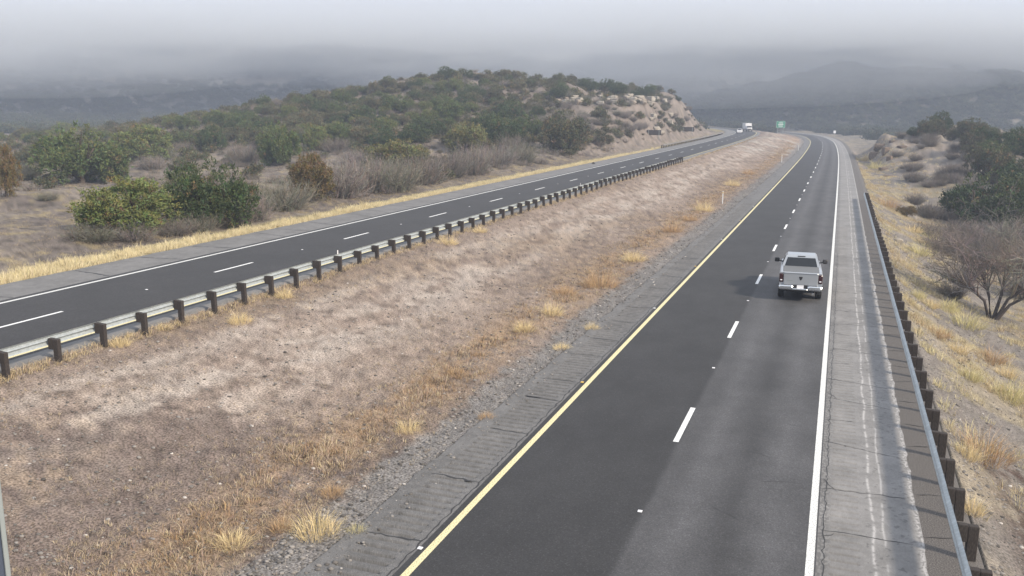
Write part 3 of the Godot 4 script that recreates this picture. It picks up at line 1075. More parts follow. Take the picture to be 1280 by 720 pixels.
func build_plants() -> void:
	make_plant_sources()
	rng.seed = 321
	var named := [
		[102, 229, 120, 70, 0, "large dark juniper standing alone on the open flat"],
		[178, 205, 95, 48, 2, "olive green juniper spreading behind the large dark juniper"],
		[160, 290, 140, 68, 2, "bright green juniper beside the yellow verge grass"],
		[268, 281, 128, 82, 1, "dark dense juniper touching the bright green one by the verge"],
		[268, 187, 44, 32, 1, "small round juniper on the open flat"],
		[298, 176, 34, 20, 3, "small ragged juniper next to the round one"],
		[352, 206, 62, 50, 0, "upright juniper behind the grey verge brush"],
		[501, 214, 86, 40, 4, "yellow green juniper rising out of grey verge brush"],
		[392, 250, 66, 58, 5, "browned juniper leaning over grey verge brush"],
		[582, 190, 66, 38, 4, "pale green juniper at the foot of the hill"],
		[8, 246, 40, 64, 5, "juniper with rust coloured dying top on the open flat"],
		[706, 191, 78, 52, 3, "grey green juniper clump at the edge of the bare slope"],
		[536, 170, 44, 26, 1, "dark juniper at the foot of the hill behind the yellow green one"],
		[628, 182, 60, 42, 1, "dark juniper between the pale green one and the bare slope"],
		[40, 208, 50, 26, 3, "low greyish juniper beside the large dark one"],
		[1236, 284, 130, 72, 1, "broad very dark evergreen below the guardrail bank"],
		[1237, 226, 62, 46, 3, "olive evergreen on the slope of the far knoll"],
		[1277, 235, 60, 40, 1, "dark evergreen on the slope above the broad one"],
		[1162, 172, 40, 26, 3, "grey green evergreen on the brow of the knoll"],
		[1176, 164, 30, 26, 1, "round dark evergreen topping the knoll"],
		[1213, 176, 56, 28, 3, "wide evergreen clump along the knoll top"],
		[1272, 192, 46, 34, 1, "dark evergreen behind the knoll's olive evergreen"],
	]
	for q in named:
		var p := on_ground(q[0], q[1])
		juniper(p, q[4], px_size(p, q[2]), px_size(p, q[3]), q[5])
	for q in [[340, 192, 52, 36, 0], [395, 187, 42, 30, 2], [428, 182, 46, 30, 0], [456, 180, 42, 24, 6], [478, 174, 38, 22, 1], [515, 180, 48, 26, 1], [606, 172, 52, 34, 1], [662, 172, 46, 30, 0], [640, 152, 44, 28, 1], [560, 152, 46, 28, 0], [230, 182, 34, 18, 0], [66, 192, 60, 26, 3], [450, 152, 40, 22, 1], [500, 140, 42, 22, 0], [372, 170, 40, 22, 3]]:
		var p := on_ground(q[0], q[1])
		juniper(p, q[4], px_size(p, q[2]), px_size(p, q[3]), "rounded %s juniper where the flat meets the hill" % TONES[q[4]], "junipers where the flat meets the hill")
	# trees of the wooded hill, each where its foot meets the slope
	var done := []
	var tries := 0
	while done.size() < 190 and tries < 4000:
		tries += 1
		var u := rng.randf_range(290.0, 880.0)
		var top := 96.0
		for k in HILL.size() - 1:
			pass
		var v := rng.randf_range(top, 185.0)
		var p := on_ground(u, v)
		var d := depth(p)
		if d > 330.0 or d < 100.0 or p.x > -44.0: continue
		if p.y < 1.6 and u > 420.0: continue
		var slope_bare := ss((u - 640.0) / 60.0)
		if rng.randf() < slope_bare * 0.97 and not (v < 122.0 and u < 830.0 and rng.randf() < 0.4): continue
		if v > 172.0 - (u - 420.0) * 0.02 and rng.randf() < 0.5: continue
		var wide := rng.randf_range(2.6, 5.4) * (0.8 if u > 700.0 else 1.0)
		var bad := false
		for e in done:
			if Vector2(e.x - p.x, e.z - p.z).length() < wide * 0.55: bad = true
		if bad: continue
		done.append(p)
		var kind: int = [0, 1, 0, 3, 3, 2, 6, 1, 6][rng.randi() % 9]
		var zone := "near the top of the wooded hill" if p.y > 12.5 else ("halfway up the wooded hill" if p.y > 6.0 else "at the foot of the wooded hill")
		juniper(p, kind, wide, wide * rng.randf_range(0.45, 0.66), "%s %s juniper %s" % ["small" if wide < 3.6 else "broad", TONES[kind], zone], "junipers covering the hill")
	# trees along the crest above the pale ledges, and beyond the flat
	for q in [[735, 113, 26], [757, 113, 24], [771, 118, 26], [803, 120, 20], [868, 132, 12], [848, 126, 10], [883, 143, 9]]:
		var p := on_ground(q[0], q[1])
		if depth(p) < 330.0:
			juniper(p, rng.randi() % 2, px_size(p, q[2]), px_size(p, q[2] * 0.62), "juniper on the crest above the pale rock ledges", "junipers above the ledges")
	for k in 62:
		var p := on_ground(rng.randf_range(-30.0, 420.0), rng.randf_range(154.0, 182.0))
		if depth(p) > 420.0 or depth(p) < 120.0: continue
		var wide := rng.randf_range(3.0, 6.5)
		var kind: int = [0, 1, 2, 3, 6][rng.randi() % 5]
		juniper(p, kind, wide, wide * rng.randf_range(0.45, 0.65), "%s %s juniper in the brush %s" % ["small" if wide < 4.5 else "broad", TONES[kind], "across the open flat" if depth(p) < 230.0 else "beyond the open flat"], "junipers across the flat")
	for k in 46:
		var p := on_ground(rng.randf_range(1085.0, 1330.0), rng.randf_range(160.0, 200.0))
		if p.x - nb(-p.z) < 12.0 or depth(p) > 420.0: continue
		if p.y > 0.0 and p.x < 20.0 and rng.randf() < 0.8: continue
		var wide := rng.randf_range(2.6, 5.5)
		var kind: int = [1, 3, 0, 3][rng.randi() % 4]
		juniper(p, kind, wide, wide * rng.randf_range(0.5, 0.7), "%s %s evergreen in the thicket on the knoll" % ["small" if wide < 4.0 else "broad", TONES[kind]], "evergreens of the knoll")
	# grey leafless brush
	for q in [[350, 262, 95, 42], [420, 246, 90, 50], [455, 240, 80, 48], [490, 238, 84, 44], [525, 230, 70, 40], [560, 222, 64, 36], [590, 217, 60, 40], [620, 209, 56, 30], [650, 203, 50, 26], [315, 275, 60, 36], [640, 192, 40, 26], [120, 300, 70, 26], [170, 300, 60, 24], [220, 294, 60, 22], [250, 288, 54, 26], [290, 283, 50, 24]]:
		var p := on_ground(q[0], q[1])
		shrub(p, rng.randi() % 3, px_size(p, q[2]), px_size(p, q[3]), "SIZE KIND leafless brush growing behind the yellow verge grass", "brush along the verge")
	for q in [[200, 202, 44, 26], [190, 212, 40, 20], [305, 208, 46, 30], [325, 192, 30, 18], [230, 190, 26, 14], [60, 250, 30, 12], [25, 225, 44, 24], [420, 190, 40, 20], [445, 205, 46, 20]]:
		var p := on_ground(q[0], q[1])
		shrub(p, rng.randi() % 3, px_size(p, q[2]), px_size(p, q[3]), "SIZE KIND leafless bush on the open flat among junipers", "bushes on the flat")
	for k in 110:
		var p := on_ground(rng.randf_range(330.0, 720.0), rng.randf_range(98.0, 178.0))
		if depth(p) > 330.0 or depth(p) < 110.0 or p.x > -44.0 or p.y < 1.8: continue
		var wide := rng.randf_range(1.2, 3.4)
		shrub(p, [0, 2, 2][rng.randi() % 3], wide, wide * rng.randf_range(0.4, 0.7), "SIZE KIND bush between the junipers of the wooded hill", "bushes on the wooded hill")
	for k in 150:
		var p := on_ground(rng.randf_range(640.0, 895.0), rng.randf_range(120.0, 180.0))
		if depth(p) > 330.0 or p.x > -43.0: continue
		var wide := rng.randf_range(1.2, 3.6)
		shrub(p, rng.randi() % 3, wide, wide * 0.5, "SIZE KIND bush on the bare slope below the pale ledges", "bushes on the bare slope")
	for k in 130:
		var p := on_ground(rng.randf_range(1090.0, 1300.0), rng.randf_range(172.0, 300.0))
		if p.x - nb(-p.z) < 9.0: continue
		var wide := rng.randf_range(1.4, 3.8)
		shrub(p, [0, 1, 1][rng.randi() % 3], wide, wide * rng.randf_range(0.4, 0.6), "SIZE KIND leafless bush in the dip beside the knoll", "bushes by the knoll")
	for q in [[1182, 318, 60, 34], [1215, 330, 70, 40], [1260, 340, 80, 44], [1200, 356, 60, 30], [1275, 312, 70, 40], [1160, 296, 44, 22], [1230, 305, 70, 30], [1190, 372, 40, 22], [1283, 372, 60, 36]]:
		var p := on_ground(q[0], q[1])
		shrub(p, [0, 1][rng.randi() % 2], px_size(p, q[2]), px_size(p, q[3]), "SIZE KIND leafless bush crowding the bare tree below the guardrail", "thicket round the bare tree")
	var dk := on_ground(1133, 270)
	juniper(dk, 5, px_size(dk, 26), px_size(dk, 13), "small dark round bush alone on the grassy bank")
	# the leafless tree below the guardrail
	var bt := on_ground(1240, 398)
	var tree := base("bare_tree", bt)
	rng.seed = 777
	var wood := MB.new()
	wood.col = Color(0.085, 0.073, 0.068)
	var thin := MB.new()
	var dirs := [Vector3(-0.75, 0.75, 0.15), Vector3(0.15, 1.0, -0.2), Vector3(0.65, 0.8, 0.2), Vector3(-0.25, 0.95, -0.55), Vector3(0.85, 0.55, -0.3)]
	for d in dirs:
		var tip: Vector3 = d.normalized() * 1.9 + Vector3(rng.randfn(), rng.randfn(), rng.randfn()) * 0.1
		var knee: Vector3 = tip * 0.5 + Vector3(rng.randfn(), 0.3, rng.randfn()) * 0.16
		wood.tube([Vector3(d.x * 0.1, -0.2, d.z * 0.1), knee, tip], [0.085, 0.058, 0.038], 7)
		for j in 11:
			thin.col = leaf_colour(Color(0.205, 0.188, 0.180), 0.25)
			var st: Vector3 = knee.lerp(tip, rng.randf_range(0.1, 1.0))
			branchy(thin, st, (d + Vector3(rng.randfn(), rng.randfn() * 0.5 + 0.2, rng.randfn()) * 0.7).normalized(), rng.randf_range(1.0, 1.6), 0.034, 4, 0.75)
	put(wood.mesh(), M.twig, "trunk", tree)
	put(thin.mesh(), M.twig, "branches", tree)
	var sz := px_size(bt, 150.0) / 5.0
	tree.scale = Vector3(sz, sz * 1.08, sz)
	tag(tree, "leafless many stemmed tree on the bank below the guardrail", "tree")
	# bunches of dry grass big enough to tell apart
	rng.seed = 99
	var gold := Color(0.68, 0.55, 0.32)
	var rust := Color(0.46, 0.32, 0.19)
	var pale := Color(0.56, 0.50, 0.27)
	var straw_mats := {}
	for nm in [["gold", gold], ["rust", rust], ["pale", pale]]:
		var mt := tinted(0.85, 0.35)
		mt.albedo_color = Color(nm[1]).linear_to_srgb()
		straw_mats[nm[0]] = mt
	for q in [[290, 684, 62, 30, "gold"], [352, 662, 40, 24, "rust"], [396, 668, 66, 44, "gold"], [446, 668, 26, 20, "pale"], [415, 618, 34, 20, "rust"], [510, 540, 38, 22, "gold"], [300, 403, 34, 20, "gold"], [570, 470, 30, 14, "rust"], [690, 394, 38, 24, "gold"], [655, 414, 34, 22, "gold"], [702, 436, 26, 10, "gold"], [740, 412, 22, 14, "gold"], [706, 368, 34, 20, "rust"], [750, 358, 52, 28, "rust"], [792, 326, 40, 20, "gold"], [840, 290, 34, 18, "rust"], [880, 264, 28, 18, "gold"], [862, 276, 26, 14, "rust"], [608, 524, 24, 14, "rust"], [355, 372, 30, 16, "gold"], [150, 432, 30, 16, "gold"], [205, 412, 26, 12, "gold"], [560, 305, 30, 14, "gold"], [600, 290, 24, 10, "gold"], [915, 232, 22, 12, "gold"], [935, 218, 20, 10, "rust"]]:
		var p := on_ground(q[0], q[1])
		var o := put(bunches[rng.randi() % 2], straw_mats[q[4]], "grass_bunch")
		o.position = p
		o.rotation.y = rng.randf() * TAU
		o.scale = Vector3(px_size(p, q[2]) / 1.7, px_size(p, q[3]) * 1.15, px_size(p, q[2]) / 1.7)
		tag(o, {"gold": "golden bunch of dry grass on the median", "rust": "rusty brown bunch of dry weeds on the median", "pale": "pale bunch of dry grass on the median"}[q[4]], "grass", "grass bunches on the median")
	for q in [[1226, 572, 86, 46, "rust"], [1208, 572, 44, 26, "gold"], [1214, 640, 44, 30, "gold"], [1212, 474, 40, 22, "pale"], [1262, 500, 60, 36, "pale"], [1236, 452, 56, 26, "rust"], [1206, 408, 54, 28, "pale"], [1185, 388, 40, 22, "pale"], [1146, 372, 26, 18, "pale"], [1164, 384, 28, 16, "gold"], [1172, 420, 40, 16, "rust"], [1150, 318, 40, 20, "pale"], [1165, 300, 38, 16, "pale"], [1108, 258, 36, 18, "rust"], [1140, 290, 34, 14, "gold"], [1256, 470, 40, 22, "gold"], [1196, 440, 40, 18, "gold"], [1096, 210, 26, 12, "pale"], [1085, 200, 22, 14, "gold"]]:
		var p := on_ground(q[0], q[1])
		var o := put(bunches[rng.randi() % 2], straw_mats[q[4]], "grass_bunch")
		o.position = p
		o.rotation.y = rng.randf() * TAU
		o.scale = Vector3(px_size(p, q[2]) / 1.7, px_size(p, q[3]) * 1.15, px_size(p, q[2]) / 1.7)
		tag(o, {"gold": "golden bunch of dry grass on the bank behind the guardrail", "rust": "rusty bushy weed on the bank behind the guardrail", "pale": "pale yellow bunchgrass on the bank behind the guardrail"}[q[4]], "grass", "grass bunches on the bank")

func build_undergrowth() -> void:
	# low scrub too tangled to count: green on the hill, grey on the flat
	var green := crown_mesh(98, 110, 9, 0.13, Color(0.078, 0.084, 0.050), 0.2)
	var grey := shrub_mesh(96, 90, Color(0.19, 0.168, 0.155), 0.016)
	rng.seed = 654
	var w := [[], []]
	var c := [PackedColorArray(), PackedColorArray()]
	for k in 8500:
		var x := rng.randf_range(-200.0, -41.0)
		var t := rng.randf_range(70.0, 300.0)
		var up := ridge(HILL, x, t, HILL_W, 0.0)
		if up < 0.8 or n1.get_noise_2d(x * 3.0, t * 3.0) < -0.12: continue
		if x - sb(t) > -62.0 and t > 170.0 and rng.randf() < 0.6: continue
		var s := rng.randf_range(0.45, 1.6)
		var which := 0 if rng.randf() < 0.6 else 1
		w[which].append(stand(x, t, s, s * rng.randf_range(0.7, 1.1)))
		var v := rng.randf_range(0.7, 1.35)
		c[which].append(Color(v, v * rng.randf_range(0.92, 1.03), v * rng.randf_range(0.85, 1.05)))
	for k in 3000:
		var x := rng.randf_range(-150.0, -41.5)
		var t := rng.randf_range(36.0, 190.0)
		if x / t < -1.5 or n1.get_noise_2d(x * 3.5 + 9.0, t * 3.5) < -0.06 + 0.28 * ss((75.0 - t) / 30.0): continue
		var s := rng.randf_range(0.4, 1.2)
		var kind := 0 if rng.randf() < 0.22 else 1
		w[kind].append(stand(x, t, s * 1.2, s))
		var v := rng.randf_range(0.75, 1.25)
		c[kind].append(Color(v, v, v))
	scatter("green_undergrowth", "low green scrub covering the ground of the wooded hill", green, M.leaf, w[0], c[0])
	scatter("grey_undergrowth", "low grey leafless scrub covering the flat and hill foot", grey, M.twig, w[1], c[1])

func build_far_woods() -> void:
	var m := crown_mesh(99, 90, 6, 0.17, Color(0.042, 0.052, 0.032), 0.08)
	rng.seed = 1234
	var w := []
	var c := PackedColorArray()
	for k in 15000:
		var g := deg_to_rad(rng.randf_range(-36.0, 36.0)) - YAW
		var r := 360.0 + 640.0 * rng.randf()
		var x := sin(g) * r
		var t := cos(g) * r
		if x - nb(t) > -14.0 and x - nb(t) < 16.0 and t < 520.0: continue
		if x - sb(t) < -18.0 and x - sb(t) > -44.0 and t < 520.0: continue
		if x > -40.0 and x < 10.0 and r < 430.0: continue
		if n1.get_noise_2d(x * 1.0, t * 1.0) + rng.randf_range(-0.45, 0.35) < -0.3: continue
		var s := rng.randf_range(1.7, 3.6)
		w.append(Transform3D(Basis(Vector3.UP, rng.randf() * TAU).scaled(Vector3(s, s * 0.9, s)), Vector3(x, height(x, t) - 0.1, -t)))
		var v := rng.randf_range(0.7, 1.3)
		c.append(Color(v, v, v * 0.95))
	for k in 9000:
		var j := rng.randi() % (FAR_HILL.size() - 1)
		var q := rng.randf()
		var x: float = lerpf(FAR_HILL[j][0], FAR_HILL[j + 1][0], q) + rng.randfn() * 30.0
		var t: float = lerpf(FAR_HILL[j][1], FAR_HILL[j + 1][1], q) - absf(rng.randfn()) * 55.0 + 15.0
		if x - nb(t) > -14.0 and x - nb(t) < 14.0 and t < 520.0: continue
		if x - sb(t) < -18.0 and x - sb(t) > -44.0 and t < 520.0: continue
		if far_rise(x, t) < 0.8 or n1.get_noise_2d(x * 2.0, t * 2.0) < -0.42: continue
		var s := rng.randf_range(1.0, 2.6)
		w.append(Transform3D(Basis(Vector3.UP, rng.randf() * TAU).scaled(Vector3(s, s * 0.85, s)), Vector3(x, height(x, t) - 0.1, -t)))
		var v := rng.randf_range(0.6, 2.2)
		c.append(Color(v, v * 0.97, v * 0.95))
	scatter("woodland", "far wooded hillsides fading into the fog", m, M.leaf, w, c)

# ------------------------------------------------------------------ rocks
func build_rocks() -> void:
	var pale := [rock_mesh(1, Color(0.46, 0.41, 0.345), 1.0), rock_mesh(2, Color(0.38, 0.325, 0.265), 1.0), rock_mesh(3, Color(0.52, 0.475, 0.41), 1.0)]
	rng.seed = 4242
	var spots := []
	for q in [[710, 770, 121, 130, 24], [780, 830, 122, 132, 20], [812, 842, 146, 168, 10], [690, 712, 124, 128, 4]]:
		for j in q[4]:
			spots.append([rng.randf_range(q[0], q[1]), rng.randf_range(q[2], q[3]), rng.randf_range(7.0, 15.0), rng.randf_range(3.5, 7.5)])
	for q in spots:
		var p := on_ground(q[0], q[1])
		if depth(p) > 330.0: continue
		var o := put(pale[rng.randi() % 3], M.rock, "rock_ledge")
		var w := px_size(p, q[2]) * 0.5
		o.position = p + Vector3(0, px_size(p, q[3]) * 0.3, 0)
		o.rotation.y = -YAW + rng.randf_range(-0.3, 0.3)
		o.scale = Vector3(w * 1.1, px_size(p, q[3]) * 0.62, w * 0.9)
		tag(o, "pale limestone block in the broken ledge on the hill crest", "rock", "pale ledge blocks")
	var tan_ := [rock_mesh(5, Color(0.27, 0.21, 0.165), 0.6), rock_mesh(6, Color(0.22, 0.17, 0.14), 0.6)]
	for q in [[1094, 196, 18, 16], [1100, 184, 20, 12], [1107, 190, 12, 16], [1112, 200, 10, 14], [1088, 204, 14, 10], [1118, 178, 16, 8], [1104, 212, 14, 8], [1110, 221, 18, 6], [1095, 222, 16, 6], [1128, 184, 14, 6]]:
		var p := on_ground(q[0], q[1])
		if p.x - nb(-p.z) < 6.0: continue
		var o := put(tan_[rng.randi() % 2], M.rock, "rock")
		var w := px_size(p, q[2]) * 0.5
		o.position = p
		o.rotation.y = rng.randf() * TAU
		o.scale = Vector3(w, px_size(p, q[3]) * 0.6, w)
		tag(o, "brown weathered rock in the cut face of the knoll", "rock", "rocks of the road cut")
	var k := 0
	for q in [[1122, 302, 16, 6, "pale flat slab lying on the grassy bank behind the guardrail"], [1150, 346, 7, 4, "small white stone lying on the bank below the pale slab"], [1140, 352, 6, 4, "smallest white stone lying on the bank below the pale slab"], [652, 192, 9, 5, "pale boulder among the grey brush at the hill foot"], [235, 512, 5, 3, "small pale stone on the median"]]:
		var p := on_ground(q[0], q[1])
		var o := put(pale[k % 3], M.rock, "stone")
		k += 1
		o.position = p + Vector3(0, px_size(p, q[3]) * 0.15, 0)
		o.rotation.y = 0.6 * k
		o.scale = Vector3(px_size(p, q[2]) * 0.55, px_size(p, q[3]) * 0.6, px_size(p, q[2]) * 0.35)
		tag(o, q[4], "stone")
	# a shred of blown tyre on the far shoulder
	var tp := road_point("s", -34.6, 0.0, 128.0)
	var tb := MB.new()
	rng.seed = 12
	var rows := []
	for a in 9:
		var x := -0.75 + a * 0.19
		rows.append([Vector3(0.18 + 0.06 * sin(a * 1.7), 0.02, x), Vector3(0.06, 0.16 + 0.07 * sin(a * 2.1), x), Vector3(-0.1, 0.13 + 0.05 * cos(a * 1.3), x), Vector3(-0.2, 0.02, x + 0.05)])
	tb.grid(rows)
	var ty := put(tb.mesh(), M.rubber, "tyre_scrap")
	ty.position = tp
	ty.rotation.y = 0.35
	tag(ty, "black curl of blown tyre on the far shoulder", "tyre scrap")

# ------------------------------------------------------------------ vehicles
func wheel(parent: Node3D, at: Vector3, r: float, w: float) -> void:
	var t := MB.new()
	var rows := []
	for q in [[-0.5, 0.62], [-0.5, 0.9], [-0.4, 1.0], [0.4, 1.0], [0.5, 0.9], [0.5, 0.62]]:
		var ring := []
		for s in 22:
			var g := TAU * s / 22.0
			ring.append(Vector3(q[0] * w, sin(g) * r * q[1], cos(g) * r * q[1]))
		rows.append(ring)
	t.grid(rows, [], true)
	var o := put(t.mesh(), M.rubber, "wheel", parent)
	o.position = at
	var m := MB.new()
	for e in [-1.0, 1.0]:
		var ring := []
		for s in 16:
			var g := TAU * s / 16.0
			ring.append(Vector3(e * w * 0.42, sin(g) * r * 0.64, cos(g) * r * 0.64))
		m.cap(ring)
		m.tube([Vector3(e * w * 0.40, 0, 0), Vector3(e * w * 0.5, 0, 0)], [r * 0.2, r * 0.16], 10)
	put(m.mesh(), M.chrome, "rim", o)

func ring_at(z: float, w: float, yb: float, yt: float, tuck := 0.05) -> Array:
	var p := [[-w * 0.90, yb], [w * 0.90, yb], [w * 0.97, yb + 0.10], [w, yb + (yt - yb) * 0.5], [w - tuck * 0.35, yt - 0.10], [w - tuck, yt - 0.02], [w - tuck - 0.05, yt], [-w + tuck + 0.05, yt], [-w + tuck, yt - 0.02], [-w + tuck * 0.35, yt - 0.10], [-w, yb + (yt - yb) * 0.5], [-w * 0.97, yb + 0.10]]
	var out := []
	for q in p:
		out.append(Vector3(q[0], q[1], z))
	return out

func body_loft(st: Array) -> ArrayMesh:
	var m := MB.new()
	var rings := []
	for s in st:
		rings.append(ring_at(s[0], s[1], s[2], s[3]))
	for r in rings.size() - 1:
		for q in 12:
			m.quad(rings[r][q], rings[r + 1][q], rings[r + 1][(q + 1) % 12], rings[r][(q + 1) % 12])
	m.cap(rings[0], true)
	m.cap(rings[-1])
	return m.mesh()

func panel(m: MB, a: Vector3, b: Vector3, c: Vector3, d: Vector3, l: float, r: float, lo: float, hi: float, out: float) -> void:
	# a pane set into the slanting face a b c d (a b below, d c above), proud of it
	var n := (b - a).cross(d - a).normalized() * out
	var f := func(s: float, t: float) -> Vector3: return a.lerp(b, s).lerp(d.lerp(c, s), t) + n
	m.quad(f.call(l, lo), f.call(r, lo), f.call(r, hi), f.call(l, hi))

func build_pickup() -> void:
	var at := road_point("n", -1.47, 0.0, 46.2)
	var o := base("pickup_truck", at, 0.045)
	tag(o, "silver white crew cab pickup truck driving away in the outer lane", "pickup truck")
	# rear is +z
	put(body_loft([[-2.92, 0.86, 0.55, 1.02], [-2.84, 0.94, 0.48, 1.14], [-2.3, 0.985, 0.46, 1.25], [-1.4, 1.0, 0.44, 1.30], [-1.0, 1.0, 0.44, 1.34], [0.9, 1.0, 0.44, 1.37], [1.0, 1.0, 0.46, 1.40], [2.6, 1.0, 0.50, 1.41], [2.80, 0.99, 0.54, 1.41], [2.84, 0.975, 0.56, 1.40]]), M.body, "body", o)
	# cab
	var lo := [Vector3(-0.92, 1.33, 0.96), Vector3(0.92, 1.33, 0.96), Vector3(0.90, 1.30, -1.32), Vector3(-0.90, 1.30, -1.32)]
	var md := [Vector3(-0.745, 1.84, 0.70), Vector3(0.745, 1.84, 0.70), Vector3(0.735, 1.83, -0.52), Vector3(-0.735, 1.83, -0.52)]
	var hi := [Vector3(-0.66, 1.93, 0.58), Vector3(0.66, 1.93, 0.58), Vector3(0.65, 1.925, -0.36), Vector3(-0.65, 1.925, -0.36)]
	var m := MB.new()
	m.grid([lo + [lo[0]], md + [md[0]]])
	m = MB.new()
	for q in 4:
		var w := (q + 1) % 4
		m.quad(lo[q], lo[w], md[w], md[q])
		m.quad(md[q], md[w], hi[w], hi[q])
	m.quad(hi[0], hi[1], hi[2], hi[3])
	var cab := put(m.mesh(), M.body, "cab", o)
	m = MB.new()
	panel(m, lo[0], lo[1], md[1], md[0], 0.07, 0.93, 0.12, 0.93, 0.012)
	put(m.mesh(), M.glass, "rear_window", cab)
	m = MB.new()
	panel(m, lo[2], lo[3], md[3], md[2], 0.05, 0.95, 0.06, 0.95, 0.012)
	put(m.mesh(), M.glass, "windshield", cab)
	for sd in [[1, 2], [3, 0]]:
		for seg in [[0.10, 0.45], [0.49, 0.80]] if sd[0] == 1 else [[0.20, 0.51], [0.55, 0.90]]:
			m = MB.new()
			panel(m, lo[sd[0]], lo[sd[1]], md[sd[1]], md[sd[0]], seg[0], seg[1], 0.10, 0.90, 0.012)
			put(m.mesh(), M.glass, "side_window", cab)
	m = MB.new()
	m.box(Vector3(0, 1.868, 0.69), Vector3(0.36, 0.03, 0.06), Basis(Vector3.RIGHT, -0.6))
	put(m.mesh(), M.black, "brake_lamp", cab)
	# bed cover, between the rails
	m = MB.new()
	m.box(Vector3(0, 1.405, 1.86), Vector3(1.66, 0.03, 1.72), Basis(), 0.01)
	put(m.mesh(), M.cover, "bed_cover", o)
	# tailgate
	m = MB.new()
	m.box(Vector3(0, 1.10, 2.86), Vector3(1.56, 0.60, 0.07), Basis(), 0.02)
	var tg := put(m.mesh(), M.body, "tailgate", o)
	m = MB.new()
	m.box(Vector3(0, 1.385, 2.875), Vector3(1.54, 0.05, 0.09), Basis(), 0.015)
	m.box(Vector3(0, 0.86, 2.897), Vector3(1.5, 0.02, 0.012))
	put(m.mesh(), M.body, "spoiler_lip", tg)
	m = MB.new()                                   # small dark horned badge
	var bd := [Vector3(0, 1.04, 2.903), Vector3(0.05, 1.10, 2.903), Vector3(0.085, 1.20, 2.903), Vector3(0.05, 1.235, 2.903), Vector3(0, 1.215, 2.903), Vector3(-0.05, 1.235, 2.903), Vector3(-0.085, 1.20, 2.903), Vector3(-0.05, 1.10, 2.903)]
	m.cap(bd)
	put(m.mesh(), M.black, "badge", tg)
	m = MB.new()
	m.box(Vector3(-0.50, 1.02, 2.897), Vector3(0.26, 0.045, 0.008))
	put(m.mesh(), M.steel, "badge_lettering", tg)
	for e in [-1.0, 1.0]:
		m = MB.new()
		m.box(Vector3(e * 0.885, 1.13, 2.80), Vector3(0.19, 0.42, 0.16), Basis(), 0.03)
		var tl := put(m.mesh(), M.red, "taillight", o)
		m = MB.new()
		m.box(Vector3(e * 0.885, 1.03, 2.884), Vector3(0.09, 0.05, 0.012))
		put(m.mesh(), M.plate, "reverse_lamp", tl)
		# mirrors
		m = MB.new()
		m.box(Vector3(e * 1.17, 1.44, -0.72), Vector3(0.24, 0.22, 0.12), Basis(Vector3.UP, e * 0.2), 0.04)
		m.tube([Vector3(e * 0.88, 1.36, -0.74), Vector3(e * 1.1, 1.40, -0.72)], [0.035, 0.03], 6)
		put(m.mesh(), M.black, "side_mirror", o)
		for z in [-1.85, 1.72]:
			m = MB.new()
			var ring := []
			for q in 20:
				var g := TAU * q / 20.0
				ring.append(Vector3(e * 1.004, 0.44 + sin(g) * 0.47, z + cos(g) * 0.47))
			for q in 20:
				var p: Vector3 = ring[q]
				if p.y > 0.40:
					var p2: Vector3 = ring[(q + 1) % 20]
					m.quad(Vector3(e * 1.006, 0.44, z), p, p2, Vector3(e * 1.006, 0.44, z))
			put(m.mesh(), M.black, "wheel_arch", o)
			wheel(o, Vector3(e * 0.87, 0.405, z), 0.405, 0.28)
	# bumper with a step in the middle and the plate
	m = MB.new()
	for e in [-1.0, 1.0]:
		m.box(Vector3(e * 0.66, 0.70, 2.95), Vector3(0.66, 0.20, 0.20), Basis(), 0.04)
	m.box(Vector3(0, 0.63, 2.93), Vector3(0.68, 0.08, 0.22), Basis(), 0.02)
	var bp := put(m.mesh(), M.chrome, "rear_bumper", o)
	m = MB.new()
	m.box(Vector3(0, 0.755, 2.89), Vector3(0.62, 0.14, 0.04))
	put(m.mesh(), M.black, "bumper_recess", bp)
	m = MB.new()
	m.box(Vector3(0, 0.745, 2.925), Vector3(0.31, 0.15, 0.012))
	put(m.mesh(), M.plate, "licence_plate", bp)
	m = MB.new()
	m.box(Vector3(0, 0.50, 2.3), Vector3(1.3, 0.12, 0.9))
	m.box(Vector3(0, 0.46, 0.0), Vector3(1.1, 0.14, 4.6))
	m.tube([Vector3(-0.85, 0.36, 1.72), Vector3(0.85, 0.36, 1.72)], [0.07, 0.07], 8)
	m.box(Vector3(0, 0.36, 1.72), Vector3(0.3, 0.28, 0.3), Basis(), 0.06)
	put(m.mesh(), M.black, "chassis", o)
	m = MB.new()
	m.tube([Vector3(0.55, 0.44, 1.9), Vector3(0.58, 0.44, 2.98)], [0.05, 0.05], 8)
	put(m.mesh(), M.chrome, "exhaust_pipe", o)
	m = MB.new()
	m.box(Vector3(0, 0.92, -2.9), Vector3(1.3, 0.34, 0.06), Basis(), 0.02)
	put(m.mesh(), M.chrome, "grille", o)
	for e in [-1.0, 1.0]:
		m = MB.new()
		m.box(Vector3(e * 0.76, 0.98, -2.86), Vector3(0.24, 0.2, 0.1), Basis(), 0.03)
		put(m.mesh(), M.plate, "headlight", o)

func heading(side: String, t: float) -> float:
	var a := road_point(side, 0, 0, t - 3.0)
	var b := road_point(side, 0, 0, t + 3.0)
	return atan2(-(b.x - a.x), -(b.z - a.z))

